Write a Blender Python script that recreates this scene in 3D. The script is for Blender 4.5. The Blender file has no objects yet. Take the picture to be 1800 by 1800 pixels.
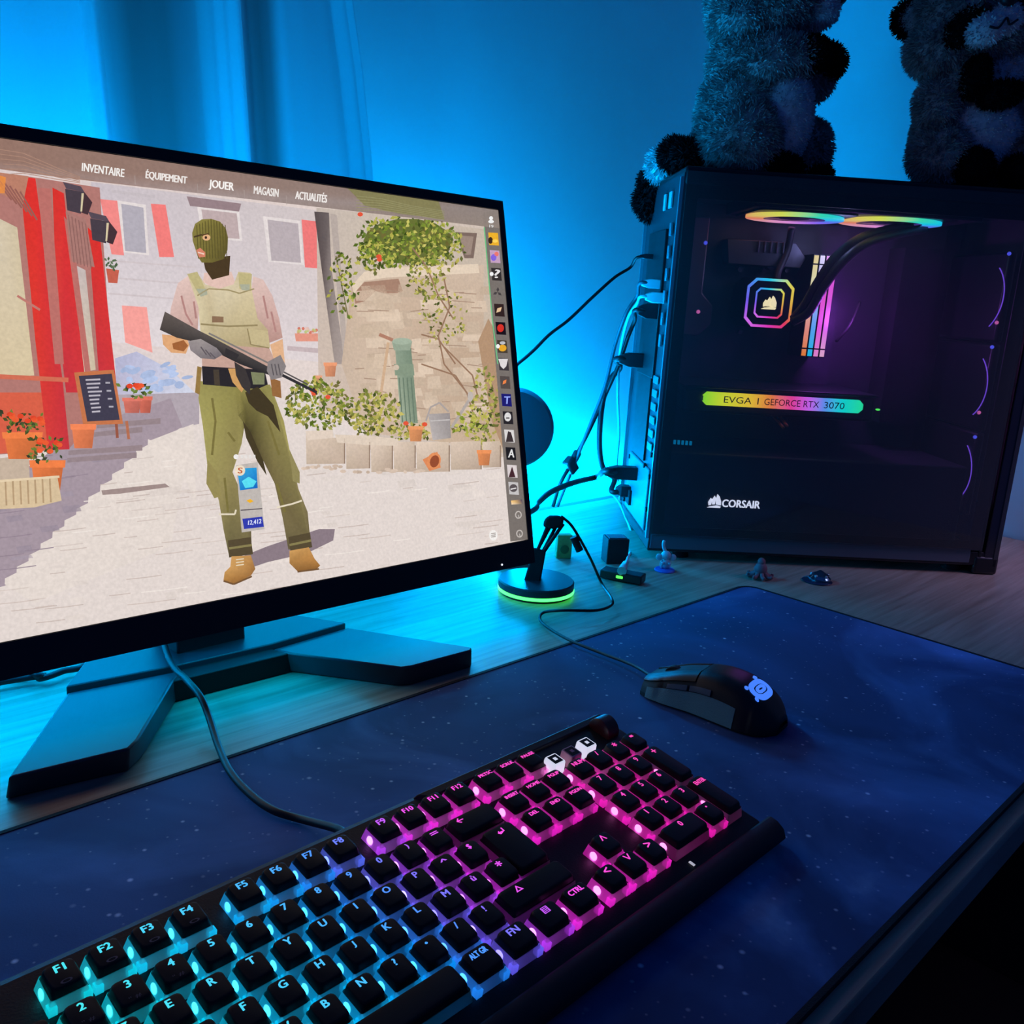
import bpy, bmesh, math, random
from math import sin, cos, pi, radians, sqrt, atan2
from mathutils import Vector, Matrix

# ------------------------------------------------------------------ camera, world, lights, exposure
SC = bpy.context.scene
COL = SC.collection
RW = Matrix(((0.71472585, -0.69682402, 0.060027), (-0.12312062, -0.20983902, -0.96995304), (0.68848258, 0.68585995, -0.23577078)))
FPX = 1586.366
CAMZ = 0.33627
cam_data = bpy.data.cameras.new('camera')
cam = bpy.data.objects.new('camera', cam_data)
COL.objects.link(cam)
cam_data.sensor_width = 36.0
cam_data.lens = FPX / 1800 * 36.0
cam_data.clip_start = 0.01
r, d, f_ = RW[0], RW[1], RW[2]
cam.matrix_world = Matrix(((r[0], -d[0], -f_[0], 0), (r[1], -d[1], -f_[1], 0), (r[2], -d[2], -f_[2], CAMZ), (0, 0, 0, 1)))
SC.camera = cam
SC.view_settings.view_transform = 'Standard'
SC.view_settings.look = 'None'
SC.view_settings.gamma = 1.0
SC.view_settings.use_curve_mapping = False
SC.view_settings.exposure = 0.0
world = bpy.data.worlds.new('room_dark')
SC.world = world
world.use_nodes = True
world.node_tree.nodes['Background'].inputs[0].default_value = (0.02, 0.09, 0.50, 1)
world.node_tree.nodes['Background'].inputs[1].default_value = 0.20


def lamp(name, kind, loc, power, color, size=0.05, size_y=None, target=None, spread=None):
    l = bpy.data.lights.new(name, kind)
    o = bpy.data.objects.new(name, l)
    COL.objects.link(o)
    o.location = loc
    l.energy = power
    l.color = color
    if kind == 'AREA':
        l.size = size
        if size_y:
            l.shape = 'RECTANGLE'
            l.size_y = size_y
        if spread:
            l.spread = spread
        v = Vector(target) - Vector(loc)
        o.rotation_euler = v.to_track_quat('-Z', 'Y').to_euler()
    else:
        l.shadow_soft_size = size
    return o


CYAN = (0.0, 0.36, 1.0)
# the cyan light strips behind the monitor and along the rear edge of the desk, plus added fill lamps
lamp('light_strip_right', 'POINT', (0.905, 0.90, 0.075), 4.5, CYAN, 0.03)
lamp('light_strip_left', 'POINT', (0.10, 0.80, 0.20), 4.5, CYAN, 0.04)
lamp('light_strip_monitor', 'POINT', (0.33, 0.77, 0.35), 4.0, CYAN, 0.03)
lamp('added_rim_fill', 'POINT', (0.78, 0.83, 0.30), 3.0, CYAN, 0.03)  # added lamp, brightens the left side of the plush toy
lamp('light_strip_edge', 'AREA', (0.70, 0.988, -0.016), 15.0, CYAN, 1.2, 0.012, target=(0.70, 0.990, 1.0))
lamp('added_desk_fill', 'AREA', (0.40, 0.84, 0.085), 0.8, (0.0, 0.42, 0.9), 0.8, 0.03, target=(0.40, 0.40, -0.02))  # added floating fill, sends cyan under the monitor onto the desk
lamp('added_underside_fill', 'AREA', (0.36, 0.662, 0.066), 0.55, (0.0, 0.40, 0.75), 0.56, 0.02, target=(0.36, 0.56, -0.06))  # added fill hidden behind the bezel, brightens the desk before the stand
# a weak violet grey light from the right side of the room
lamp('room_light', 'AREA', (1.52, 0.05, 0.50), 0.45, (0.62, 0.45, 1.0), 0.3, 0.3, target=(1.42, 0.45, 0.0), spread=radians(75))


# ------------------------------------------------------------------ small helpers
def S(r, g, b):
    def c(v):
        v /= 255.0
        return v / 12.92 if v <= 0.04045 else ((v + 0.055) / 1.055) ** 2.4
    return (c(r), c(g), c(b))


def ray(x, y):
    return RW.transposed() @ Vector(((x - 900) / FPX, (y - 900) / FPX, 1.0))


def on_plane(x, y, P, n):
    dd = ray(x, y)
    C0 = Vector((0, 0, CAMZ))
    return C0 + dd * ((Vector(P) - C0).dot(Vector(n)) / dd.dot(Vector(n)))


def at_z(x, y, z=0.0):
    return on_plane(x, y, (0, 0, z), (0, 0, 1))


def at_y(x, y, Y):
    return on_plane(x, y, (0, Y, 0), (0, 1, 0))


def project(w):
    v = RW @ (Vector(w) - Vector((0, 0, CAMZ)))
    return (FPX * v[0] / v[2] + 900, FPX * v[1] / v[2] + 900)


MATS = {}


def mat(name, color=(0.5, 0.5, 0.5), rough=0.5, metal=0.0, emit=None, strength=1.0, spec=0.5, noise=0.0, nscale=40.0,
        bump=0.0, bscale=200.0, objcol=False, vcol=False):
    if name in MATS:
        return MATS[name]
    m = bpy.data.materials.new(name)
    m.use_nodes = True
    nt = m.node_tree
    b = nt.nodes['Principled BSDF']
    b.inputs['Base Color'].default_value = (*color, 1)
    b.inputs['Roughness'].default_value = rough
    b.inputs['Metallic'].default_value = metal
    b.inputs['Specular IOR Level'].default_value = spec
    tc = nt.nodes.new('ShaderNodeTexCoord')
    if noise > 0:
        n = nt.nodes.new('ShaderNodeTexNoise')
        n.inputs['Scale'].default_value = nscale
        n.inputs['Detail'].default_value = 4
        rp = nt.nodes.new('ShaderNodeValToRGB')
        rp.color_ramp.elements[0].position = 0.3
        rp.color_ramp.elements[1].position = 0.7
        rp.color_ramp.elements[0].color = (*[c * (1 - noise) for c in color], 1)
        rp.color_ramp.elements[1].color = (*[min(1, c * (1 + noise)) for c in color], 1)
        nt.links.new(tc.outputs['Object'], n.inputs['Vector'])
        nt.links.new(n.outputs['Fac'], rp.inputs['Fac'])
        nt.links.new(rp.outputs['Color'], b.inputs['Base Color'])
    if bump > 0:
        n2 = nt.nodes.new('ShaderNodeTexNoise')
        n2.inputs['Scale'].default_value = bscale
        bp = nt.nodes.new('ShaderNodeBump')
        bp.inputs['Strength'].default_value = bump
        bp.inputs['Distance'].default_value = 0.001
        nt.links.new(tc.outputs['Object'], n2.inputs['Vector'])
        nt.links.new(n2.outputs['Fac'], bp.inputs['Height'])
        nt.links.new(bp.outputs['Normal'], b.inputs['Normal'])
    if emit is not None:
        b.inputs['Emission Color'].default_value = (*emit, 1)
        b.inputs['Emission Strength'].default_value = strength
    if objcol:
        oi = nt.nodes.new('ShaderNodeObjectInfo')
        nt.links.new(oi.outputs['Color'], b.inputs['Emission Color'])
        b.inputs['Emission Strength'].default_value = strength
    if vcol:
        at = nt.nodes.new('ShaderNodeAttribute')
        at.attribute_name = 'Col'
        nt.links.new(at.outputs['Color'], b.inputs['Emission Color'])
        b.inputs['Emission Strength'].default_value = strength
        b.inputs['Base Color'].default_value = (0.01, 0.01, 0.01, 1)
    MATS[name] = m
    return m


# text outlines are made once, before anything else is built
TXC = {}


def TX(s):
    if s in TXC:
        return TXC[s]
    cu = bpy.data.curves.new('t', 'FONT')
    cu.body = s
    cu.size = 1.0
    cu.resolution_u = 3
    o = bpy.data.objects.new('t', cu)
    COL.objects.link(o)
    bpy.context.view_layer.update()
    me = bpy.data.meshes.new_from_object(o.evaluated_get(bpy.context.evaluated_depsgraph_get()))
    vs = [(v.co.x, v.co.y) for v in me.vertices]
    fs = [tuple(p.vertices) for p in me.polygons]
    bpy.data.objects.remove(o)
    bpy.data.curves.remove(cu)
    bpy.data.meshes.remove(me)
    if vs:
        x0 = min(v[0] for v in vs); x1 = max(v[0] for v in vs)
        y0 = min(v[1] for v in vs); y1 = max(v[1] for v in vs)
    else:
        x0 = y0 = 0; x1 = y1 = 1
    TXC[s] = ([((x - x0) / max(1e-6, x1 - x0), (y - y0) / max(1e-6, y1 - y0)) for x, y in vs], fs, x1 - x0, y1 - y0)
    return TXC[s]


class MB:
    """collects shapes; build() links them as one mesh object"""

    def __init__(self):
        self.v = []
        self.f = []
        self.mi = []
        self.c = []
        self.m = 0
        self.col = None

    def add(self, vs, fs):
        o = len(self.v)
        self.v += [tuple(v) for v in vs]
        for f in fs:
            self.f.append(tuple(i + o for i in f))
            self.mi.append(self.m)
            self.c.append(self.col)
        return self

    def box(self, c, s, rot=None, taper=1.0):
        hx, hy, hz = s[0] / 2, s[1] / 2, s[2] / 2
        vs = []
        for z, t in ((-hz, 1.0), (hz, taper)):
            for x, y in ((-hx, -hy), (hx, -hy), (hx, hy), (-hx, hy)):
                vs.append(Vector((x * t, y * t, z)))
        if rot is not None:
            vs = [rot @ v for v in vs]
        vs = [v + Vector(c) for v in vs]
        return self.add(vs, [(3, 2, 1, 0), (4, 5, 6, 7), (0, 1, 5, 4), (1, 2, 6, 5), (2, 3, 7, 6), (3, 0, 4, 7)])

    def rings(self, rings, cap0=True, cap1=True, closed=True):
        """loft between equal-length loops of points"""
        n = len(rings[0])
        vs = [p for rg in rings for p in rg]
        fs = []
        for i in range(len(rings) - 1):
            for j in range(n if closed else n - 1):
                k = (j + 1) % n
                fs.append((i * n + j, i * n + k, (i + 1) * n + k, (i + 1) * n + j))
        if cap0:
            fs.append(tuple(reversed(range(n))))
        if cap1:
            fs.append(tuple(range((len(rings) - 1) * n, len(rings) * n)))
        return self.add(vs, fs)

    def prism(self, poly, fn, a, b):
        """polygon (2-d) swept between fn(x, y, a) and fn(x, y, b)"""
        return self.rings([[fn(x, y, a) for x, y in poly], [fn(x, y, b) for x, y in poly]])

    def cyl(self, p0, p1, r0, r1=None, n=16, caps=True):
        r1 = r0 if r1 is None else r1
        p0, p1 = Vector(p0), Vector(p1)
        ax = (p1 - p0).normalized()
        u = ax.orthogonal().normalized()
        w = ax.cross(u)
        rg = []
        for p, rr in ((p0, r0), (p1, r1)):
            rg.append([p + (u * cos(2 * pi * i / n) + w * sin(2 * pi * i / n)) * rr for i in range(n)])
        return self.rings(rg, caps, caps)

    def lathe(self, prof, c=(0, 0, 0), ax=(0, 0, 1), n=32, cap=True):
        """prof: list of (radius, height) along ax from c"""
        c = Vector(c)
        ax = Vector(ax).normalized()
        u = ax.orthogonal().normalized()
        w = ax.cross(u)
        rg = [[c + ax * h + (u * cos(2 * pi * i / n) + w * sin(2 * pi * i / n)) * max(rr, 1e-5) for i in range(n)] for rr, h in prof]
        return self.rings(rg, cap, cap)

    def ball(self, c, rad, rot=None, nu=20, nv=12):
        c = Vector(c)
        if isinstance(rad, (int, float)):
            rad = (rad, rad, rad)
        rg = []
        for i in range(nv + 1):
            a = -pi / 2 + pi * i / nv
            row = []
            for j in range(nu):
                b = 2 * pi * j / nu
                v = Vector((rad[0] * max(cos(a), 1e-4) * cos(b), rad[1] * max(cos(a), 1e-4) * sin(b), rad[2] * sin(a)))
                if rot is not None:
                    v = rot @ v
                row.append(c + v)
            rg.append(row)
        return self.rings(rg, True, True)

    def tube(self, pts, rad, n=10, sub=8):
        pts = [Vector(p) for p in pts]
        P = [pts[0] * 2 - pts[1]] + pts + [pts[-1] * 2 - pts[-2]]
        out = []
        for i in range(1, len(P) - 2):
            for k in range(sub):
                t = k / sub
                a, b, c, dd = P[i - 1], P[i], P[i + 1], P[i + 2]
                out.append(0.5 * ((2 * b) + (c - a) * t + (2 * a - 5 * b + 4 * c - dd) * t * t + (3 * b - a - 3 * c + dd) * t ** 3))
        out.append(pts[-1])
        rg = []
        u = None
        for i, p in enumerate(out):
            tg = (out[min(i + 1, len(out) - 1)] - out[max(i - 1, 0)]).normalized()
            u = tg.orthogonal().normalized() if u is None else (u - tg * u.dot(tg)).normalized()
            w = tg.cross(u)
            rr = rad if isinstance(rad, (int, float)) else rad[0] + (rad[1] - rad[0]) * i / (len(out) - 1)
            rg.append([p + (u * cos(2 * pi * j / n) + w * sin(2 * pi * j / n)) * rr for j in range(n)])
        return self.rings(rg)

    def text(self, s, fn, w, h):
        """fn(x, y) places a point of the w x h text box whose lower left corner is (0, 0)"""
        vs, fs, _, _ = TX(s)
        return self.add([fn(x * w, y * h) for x, y in vs], fs)

    def build(self, name, m, parent=None, smooth=False, bevel=0.0, origin=None, seg=2, autos=None):
        me = bpy.data.meshes.new(name)
        org = Vector(origin) if origin is not None else Vector((0, 0, 0))
        me.from_pydata([tuple(Vector(v) - org) for v in self.v], [], self.f)
        for mm in (m if isinstance(m, (list, tuple)) else [m]):
            me.materials.append(mm)
        if any(self.mi):
            me.polygons.foreach_set('material_index', self.mi)
        if any(c is not None for c in self.c):
            at = me.attributes.new('Col', 'FLOAT_COLOR', 'CORNER')
            arr = []
            for f, c in zip(self.f, self.c):
                if c is None:
                    c = (0, 0, 0)
                if isinstance(c, list):      # one colour per corner
                    for q in c:
                        arr += [*q, 1.0]
                else:
                    arr += [*c, 1.0] * len(f)
            at.data.foreach_set('color', arr)
        me.update()
        if smooth:
            me.polygons.foreach_set('use_smooth', [True] * len(me.polygons))
            if autos:
                me.set_sharp_from_angle(angle=radians(autos))
        o = bpy.data.objects.new(name, me)
        COL.objects.link(o)
        o.location = org
        if parent is not None:
            o.parent = parent
        if bevel > 0:
            bv = o.modifiers.new('bevel', 'BEVEL')
            bv.width = bevel
            bv.segments = seg
            bv.limit_method = 'ANGLE'
            bv.angle_limit = radians(35)
            if not smooth:
                me.polygons.foreach_set('use_smooth', [True] * len(me.polygons))
                me.set_sharp_from_angle(angle=radians(30))
        return o


def tag(o, label, cat, group=None):
    o['label'] = label
    o['category'] = cat
    if group:
        o['group'] = group
    return o


def thing(name, label, cat, loc=(0, 0, 0), rotz=0.0, group=None):
    o = bpy.data.objects.new(name, None)
    COL.objects.link(o)
    o.empty_display_size = 0.02
    o.location = loc
    o.rotation_euler = (0, 0, rotz)
    return tag(o, label, cat, group)


def struct(name, mb, m, **k):
    o = mb.build(name, m, **k)
    o['kind'] = 'structure'
    return o


BLACK = mat('black_plastic', S(26, 26, 30), 0.45)
MATTE = mat('black_matte', S(20, 20, 24), 0.7)
CABLE = mat('cable_black', S(18, 18, 22), 0.5)
WHITEC = mat('cable_white', S(215, 215, 215), 0.5)
# ------------------------------------------------------------------ the room
YW, XW, ZC, ZF = 1.02, 1.60, 2.4, -0.74
wall_mat = mat('wall_paint', S(222, 222, 224), 0.85, noise=0.04, nscale=6, bump=0.15, bscale=500)
mb = MB(); mb.box(((XW - 1.6) / 2, YW + 0.05, (ZC + ZF) / 2), (XW + 1.6, 0.10, ZC - ZF))
struct('wall_back', mb, wall_mat)
mb = MB(); mb.box((XW + 0.05, (YW + 0.1 - 1.6) / 2, (ZC + ZF) / 2), (0.10, YW + 0.1 + 1.6, ZC - ZF))
struct('wall_right', mb, wall_mat)
mb = MB(); mb.box((0.0, -0.5, ZF - 0.05), (5.2, 3.4, 0.10))
struct('floor', mb, mat('floor_dark', S(38, 30, 26), 0.8, noise=0.2, nscale=12))

# desk
def wood_mat():
    m = bpy.data.materials.new('desk_wood'); m.use_nodes = True
    nt = m.node_tree; b = nt.nodes['Principled BSDF']
    tc = nt.nodes.new('ShaderNodeTexCoord'); mp = nt.nodes.new('ShaderNodeMapping')
    mp.inputs['Scale'].default_value = (3.0, 60.0, 10.0)
    n = nt.nodes.new('ShaderNodeTexNoise'); n.inputs['Scale'].default_value = 2.2; n.inputs['Detail'].default_value = 7; n.inputs['Distortion'].default_value = 0.6
    rp = nt.nodes.new('ShaderNodeValToRGB')
    rp.color_ramp.elements[0].position = 0.30; rp.color_ramp.elements[0].color = (*S(150, 128, 106), 1)
    rp.color_ramp.elements[1].position = 0.72; rp.color_ramp.elements[1].color = (*S(188, 168, 146), 1)
    nt.links.new(tc.outputs['Object'], mp.inputs['Vector']); nt.links.new(mp.outputs['Vector'], n.inputs['Vector'])
    nt.links.new(n.outputs['Fac'], rp.inputs['Fac']); nt.links.new(rp.outputs['Color'], b.inputs['Base Color'])
    b.inputs['Roughness'].default_value = 0.42
    bp = nt.nodes.new('ShaderNodeBump'); bp.inputs['Strength'].default_value = 0.08; bp.inputs['Distance'].default_value = 0.001
    nt.links.new(n.outputs['Fac'], bp.inputs['Height']); nt.links.new(bp.outputs['Normal'], b.inputs['Normal'])
    return m

DT = -0.003      # desk surface
t = thing('desk', 'long wood grain desk carrying the monitor, keyboard and tower', 'desk', (0.5, 0.55, ZF))
mb = MB(); mb.box((0.30, 0.006, DT - ZF - 0.0135), (1.58, 0.832, 0.027))
mb.build('desk_top', wood_mat(), t, bevel=0.003)
PANEL = mat('desk_side', S(40, 32, 30), 0.7)
for sx in (-0.47, 1.07):
    mb = MB(); mb.box((sx, 0.0, (DT - ZF - 0.027) / 2), (0.025, 0.78, DT - ZF - 0.027)); mb.build('side_panel', PANEL, t, bevel=0.002)
mb = MB(); mb.box((0.30, 0.30, 0.45), (1.50, 0.018, 0.50)); mb.build('back_panel', PANEL, t)

# curtain in pleats in front of the back wall
cur_mat = mat('curtain_cloth', S(200, 210, 216), 0.9, bump=0.25, bscale=900)
_nt = cur_mat.node_tree
_at = _nt.nodes.new('ShaderNodeAttribute'); _at.attribute_name = 'Col'      # woven grey and pale stripes of the cloth
_nt.links.new(_at.outputs['Color'], _nt.nodes['Principled BSDF'].inputs['Base Color'])
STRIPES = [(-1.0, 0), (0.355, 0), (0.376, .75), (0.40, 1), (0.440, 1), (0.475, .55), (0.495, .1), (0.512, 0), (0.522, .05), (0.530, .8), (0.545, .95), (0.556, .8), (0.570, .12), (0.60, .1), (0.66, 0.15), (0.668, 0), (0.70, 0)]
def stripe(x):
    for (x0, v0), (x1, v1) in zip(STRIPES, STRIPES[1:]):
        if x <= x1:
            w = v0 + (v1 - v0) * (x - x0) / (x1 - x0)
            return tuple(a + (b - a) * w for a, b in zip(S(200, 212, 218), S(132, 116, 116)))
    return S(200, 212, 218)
KX = [(-1.0, 0.0), (-0.55, 0.018), (-0.25, 0.006), (0.10, 0.010), (0.31, 0.012), (0.352, 0.006), (0.362, -0.006), (0.372, 0.002), (0.43, 0.016), (0.475, 0.020), (0.490, 0.012),
      (0.500, 0.004), (0.511, -0.004), (0.5145, -0.003), (0.516, 0.010), (0.530, 0.012), (0.545, 0.016), (0.556, 0.016), (0.58, 0.010), (0.61, 0.008), (0.645, 0.006), (0.658, -0.008), (0.664, -0.016)]
def cur_y(x):
    for (x0, y0), (x1, y1) in zip(KX, KX[1:]):
        if x0 <= x <= x1:
            s = (x - x0) / (x1 - x0); s = s * s * (3 - 2 * s)
            return y0 + (y1 - y0) * s
    return 0
xs = []
for (x0, _), (x1, _) in zip(KX, KX[1:]):
    xs += [x0 + (x1 - x0) * k / 8 for k in range(8)]
xs.append(KX[-1][0])
rows = []
for zi in range(25):
    z = 0.02 + 2.2 * zi / 24
    row = []
    for x in xs:
        w = 0.008 * sin(z * 9 + x * 4) * max(0.0, (x - 0.6) / 0.08)
        lean = (0.475 - z) * (0.09 * max(0, min(1, (x + 0.2) / 0.8)) + 0.10 * max(0, min(1, (x - 0.56) / 0.1))) - 0.006 * max(0, min(1, (x - 0.56) / 0.1))
        row.append((x + lean + w, 0.945 + cur_y(x) + 0.003 * sin(z * 7 + x * 11), z))
    rows.append(row)
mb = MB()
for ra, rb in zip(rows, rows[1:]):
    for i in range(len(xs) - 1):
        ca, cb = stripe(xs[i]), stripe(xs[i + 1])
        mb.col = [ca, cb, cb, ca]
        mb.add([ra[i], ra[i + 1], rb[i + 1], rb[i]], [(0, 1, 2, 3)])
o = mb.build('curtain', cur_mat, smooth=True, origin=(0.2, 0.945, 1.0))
_bm = bmesh.new(); _bm.from_mesh(o.data); bmesh.ops.remove_doubles(_bm, verts=_bm.verts, dist=1e-5); _bm.to_mesh(o.data); _bm.free()
so = o.modifiers.new('cloth', 'SOLIDIFY'); so.thickness = 0.0015
tag(o, 'pale curtain hanging in pleats behind the monitor', 'curtain')
# ------------------------------------------------------------------ monitor
MBR = Vector((0.6574, 0.6306, 0.0870))
myaw, mt = radians(-1.007), radians(12.574)
MUX = Vector((cos(myaw), sin(myaw), 0))
MNH = Vector((sin(myaw), -cos(myaw), 0))
MUP = Vector((0, 0, 1)) * cos(mt) - MNH * sin(mt)
MNN = MUX.cross(MUP)             # towards the viewer
SW, SH = 0.597, 0.3375
MON = thing('monitor', 'large black monitor lit with a sunny street game menu', 'monitor', (0.35, 0.70, DT), 0)
MO = Vector((0.35, 0.70, DT))
def MP(u, v, w=0.0):             # screen frame (metres from lower right corner) -> thing frame
    return MBR + MUX * u + MUP * v + MNN * w - MO
# housing: a shallow tray with bezel lips round the panel
mb = MB()
def slab(mb, u0, u1, v0, v1, w0, w1):
    mb.rings([[MP(u0, v0, w), MP(u1, v0, w), MP(u1, v1, w), MP(u0, v1, w)] for w in (w0, w1)])
slab(mb, -SW - 0.0085, 0.0075, -0.0255, SH + 0.0095, -0.022, -0.0012)
mb.build('back_cover', BLACK, MON, bevel=0.003)
mb = MB()
slab(mb, -SW - 0.0085, 0.0075, -0.0258, -0.0006, -0.002, 0.0016)
slab(mb, -SW - 0.0085, 0.0075, SH + 0.0006, SH + 0.0098, -0.002, 0.0016)
slab(mb, -SW - 0.0088, -SW - 0.0006, -0.0006, SH + 0.0006, -0.002, 0.0016)
slab(mb, 0.0006, 0.0078, -0.0006, SH + 0.0006, -0.002, 0.0016)
mb.build('bezel', mat('bezel_black', S(17, 17, 20), 0.4), MON)
mb = MB()
slab(mb, -0.46, -0.14, 0.06, 0.28, -0.045, -0.020)
mb.build('rear_housing', BLACK, MON, bevel=0.01)
mb = MB(); mb.ball(MP(-0.0395, -0.0205, 0.0017), 0.0011, nu=10, nv=6)
mb.build('power_light', mat('led_white', (0.8, 0.8, 0.8), emit=(0.8, 0.85, 1), strength=1.2), MON)
# stand
LX = lambda x, y, z: Vector((x, y, z)) - MO
STD = mat('stand_blue_black', S(52, 56, 64), 0.42)
mb = MB()
neck = [(0.311, 0.700), (0.374, 0.700), (0.374, 0.750), (0.311, 0.750)]
mb.rings([[LX(x, y, 0.016) for x, y in neck], [LX(x, y + 0.02, 0.22) for x, y in neck]])
mb.build('neck', BLACK, MON, bevel=0.002)
# base: a spine plate behind and two splayed feet with bevelled ends
def plate(mb, top, bot, z1, z0=DT):
    mb.rings([[LX(x, y, z0) for x, y in bot], [LX(x, y, z1) for x, y in top]])
zt = 0.0165
mb = MB()
topl = [(0.146, 0.584), (0.219, 0.575), (0.229, 0.584), (0.287, 0.659), (0.303, 0.676), (0.217, 0.687)]
botl = [(0.145, 0.592), (0.219, 0.579), (0.233, 0.590), (0.294, 0.665), (0.306, 0.680), (0.214, 0.690)]
plate(mb, [(x, y) for x, y in topl], botl, zt)
mb.build('foot', STD, MON, bevel=0.0018)
mb = MB()
topr = [(0.385, 0.672), (0.393, 0.655), (0.452, 0.573), (0.462, 0.570), (0.527, 0.566), (0.532, 0.572), (0.468, 0.678)]
botr = [(0.383, 0.678), (0.390, 0.664), (0.450, 0.580), (0.462, 0.573), (0.531, 0.570), (0.538, 0.577), (0.471, 0.682)]
plate(mb, topr, botr, zt)
mb.build('foot', STD, MON, bevel=0.0018)
mb = MB()
sp = [(0.217, 0.690), (0.303, 0.679), (0.385, 0.675), (0.468, 0.681), (0.432, 0.740), (0.262, 0.752)]
plate(mb, sp, sp, zt + 0.004)
mb.build('base_plate', STD, MON, bevel=0.0012)
mb = MB()
br = [(0.287, 0.661), (0.394, 0.657), (0.385, 0.676), (0.303, 0.680)]
plate(mb, [(x, y + 0.001) for x, y in br], br, zt - 0.001)
mb.build('bridge', MATTE, MON, bevel=0.001)

# the picture on the screen: flat coloured shapes in thin layers on the panel
rnd = random.Random(7)
PIC = MB()
def SP(x, y):                    # a point of the picture -> (u, v) on the panel
    P = on_plane(x, y, MBR, MNN) - MBR
    return P.dot(MUX), P.dot(MUP)
LAY = 0.00002
def clampuv(u, v):
    return min(0.0002, max(-SW, u)), min(SH, max(-0.0002, v))
def pg(pts, col, lay, uv=False):
    P = []
    for p in pts:
        u, v = p if uv else SP(*p)
        u, v = clampuv(u, v)
        P.append(MP(u, v, LAY * lay))
    PIC.col = S(*col) if not isinstance(col, list) else [S(*c) for c in col]
    if isinstance(col, list) and len(col) != len(P):
        PIC.col = S(*col[0])
    PIC.add(P, [tuple(range(len(P)))])
def ell(cx, cy, rx, ry, col, lay, n=14, rot=0):
    pg([(cx + rx * cos(2 * pi * i / n) * cos(rot) - ry * sin(2 * pi * i / n) * sin(rot), cy + rx * cos(2 * pi * i / n) * sin(rot) + ry * sin(2 * pi * i / n) * cos(rot)) for i in range(n)], col, lay)
def line(pts, w, col, lay):
    for (x0, y0), (x1, y1) in zip(pts, pts[1:]):
        L = max(1e-3, sqrt((x1 - x0) ** 2 + (y1 - y0) ** 2)); nx, ny = -(y1 - y0) / L * w / 2, (x1 - x0) / L * w / 2
        pg([(x0 + nx, y0 + ny), (x1 + nx, y1 + ny), (x1 - nx, y1 - ny), (x0 - nx, y0 - ny)], col, lay)
def write(s, x0, y0, x1, y1, h, col, lay):
    """text whose baseline runs from (x0, y0) to (x1, y1), h tall"""
    vs, fs, _, _ = TX(s)
    PIC.col = S(*col)
    for ox, oy, ol in ((0, 0, 0), (.035 * h, 0, .2), (-.035 * h, 0, .4), (0, .02 * h, .6)):
        P = []
        for a, b in vs:
            u, v = SP(x0 + (x1 - x0) * a + 0.06 * h * b + ox, y0 + (y1 - y0) * a - h * b + oy)
            P.append(MP(u, v, LAY * (lay + ol)))
        PIC.add(P, fs)
def jit(c, a):
    k = rnd.uniform(-a, a)
    return tuple(max(0, min(255, v + k)) for v in c)
def leaf(x, y, L, ang, col, lay):
    dx, dy = cos(ang) * L, sin(ang) * L
    pg([(x, y), (x + dx * .5 - dy * .28, y + dy * .5 + dx * .28), (x + dx, y + dy), (x + dx * .5 + dy * .28, y + dy * .5 - dx * .28)], col, lay)
def poly_leaves(n, inside, cols, lay, L=(5, 10)):
    for _ in range(n // 2):
        x, y = inside()
        leaf(x, y, rnd.uniform(*L), rnd.uniform(0, 6.28), jit(rnd.choice([(72, 84, 34), (92, 96, 44), (112, 104, 52)]), 12), lay - .6)
    for _ in range(n):
        x, y = inside()
        leaf(x, y, rnd.uniform(*L), rnd.uniform(0, 6.28), jit(rnd.choice(cols), 14), lay + rnd.choice((0, 1, 2)))
# far houses
pg([(-SW, 0), (0, 0), (0, SH), (-SW, SH)], (206, 190, 178), 0.4, uv=True)
pg([(-400, 150), (640, 300), (640, 800), (-400, 800)], [(214, 200, 200), (222, 205, 198), (226, 212, 206), (216, 202, 208)], 1)
pg([(160, 320), (600, 375), (600, 640), (180, 600)], [(200, 190, 196), (208, 196, 194), (222, 210, 210), (224, 214, 216)], 2)
for (a, b, c2) in (((205, 352), (256, 445), (178, 172, 182)), ((462, 380), (528, 462), (184, 172, 176)), ((346, 362), (420, 420), (190, 170, 170))):
    pg([(a[0], a[1]), (b[0], a[1] + 8), (b[0] + 6, b[1] + 4), (a[0] + 10, b[1] - 2)], (226, 216, 214), 3)
    pg([(a[0] + 8, a[1] + 6), (b[0] - 4, a[1] + 13), (b[0] + 1, b[1]), (a[0] + 15, b[1] - 4)], c2, 4)
pg([(176, 350), (206, 353), (218, 449), (196, 447)], (240, 138, 134), 5)
pg([(265, 358), (291, 360), (306, 452), (280, 452)], (240, 126, 122), 5)
pg([(530, 386), (556, 389), (560, 472), (536, 470)], (236, 122, 120), 5)
pg([(214, 537), (258, 540), (268, 620), (220, 602)], (244, 160, 152), 5)
pg([(328, 345), (424, 358), (420, 372), (334, 362)], (150, 128, 132), 5)
line([(196, 336), (272, 346)], 5, (196, 186, 190), 5)
for yy in (470, 500, 528):
    line([(190, yy - 12), (345, yy)], 3, (206, 194, 196), 4)
line([(505, 612), (578, 618)], 8, (196, 178, 180), 5)
pg([(518, 586), (574, 586), (574, 600), (520, 600)], (226, 150, 130), 5)
for _ in range(16):
    ell(522 + rnd.uniform(0, 50), 582 + rnd.uniform(-5, 3), 3, 3, rnd.choice([(190, 196, 130), (210, 120, 100), (226, 190, 180)]), 6, 6)
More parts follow.
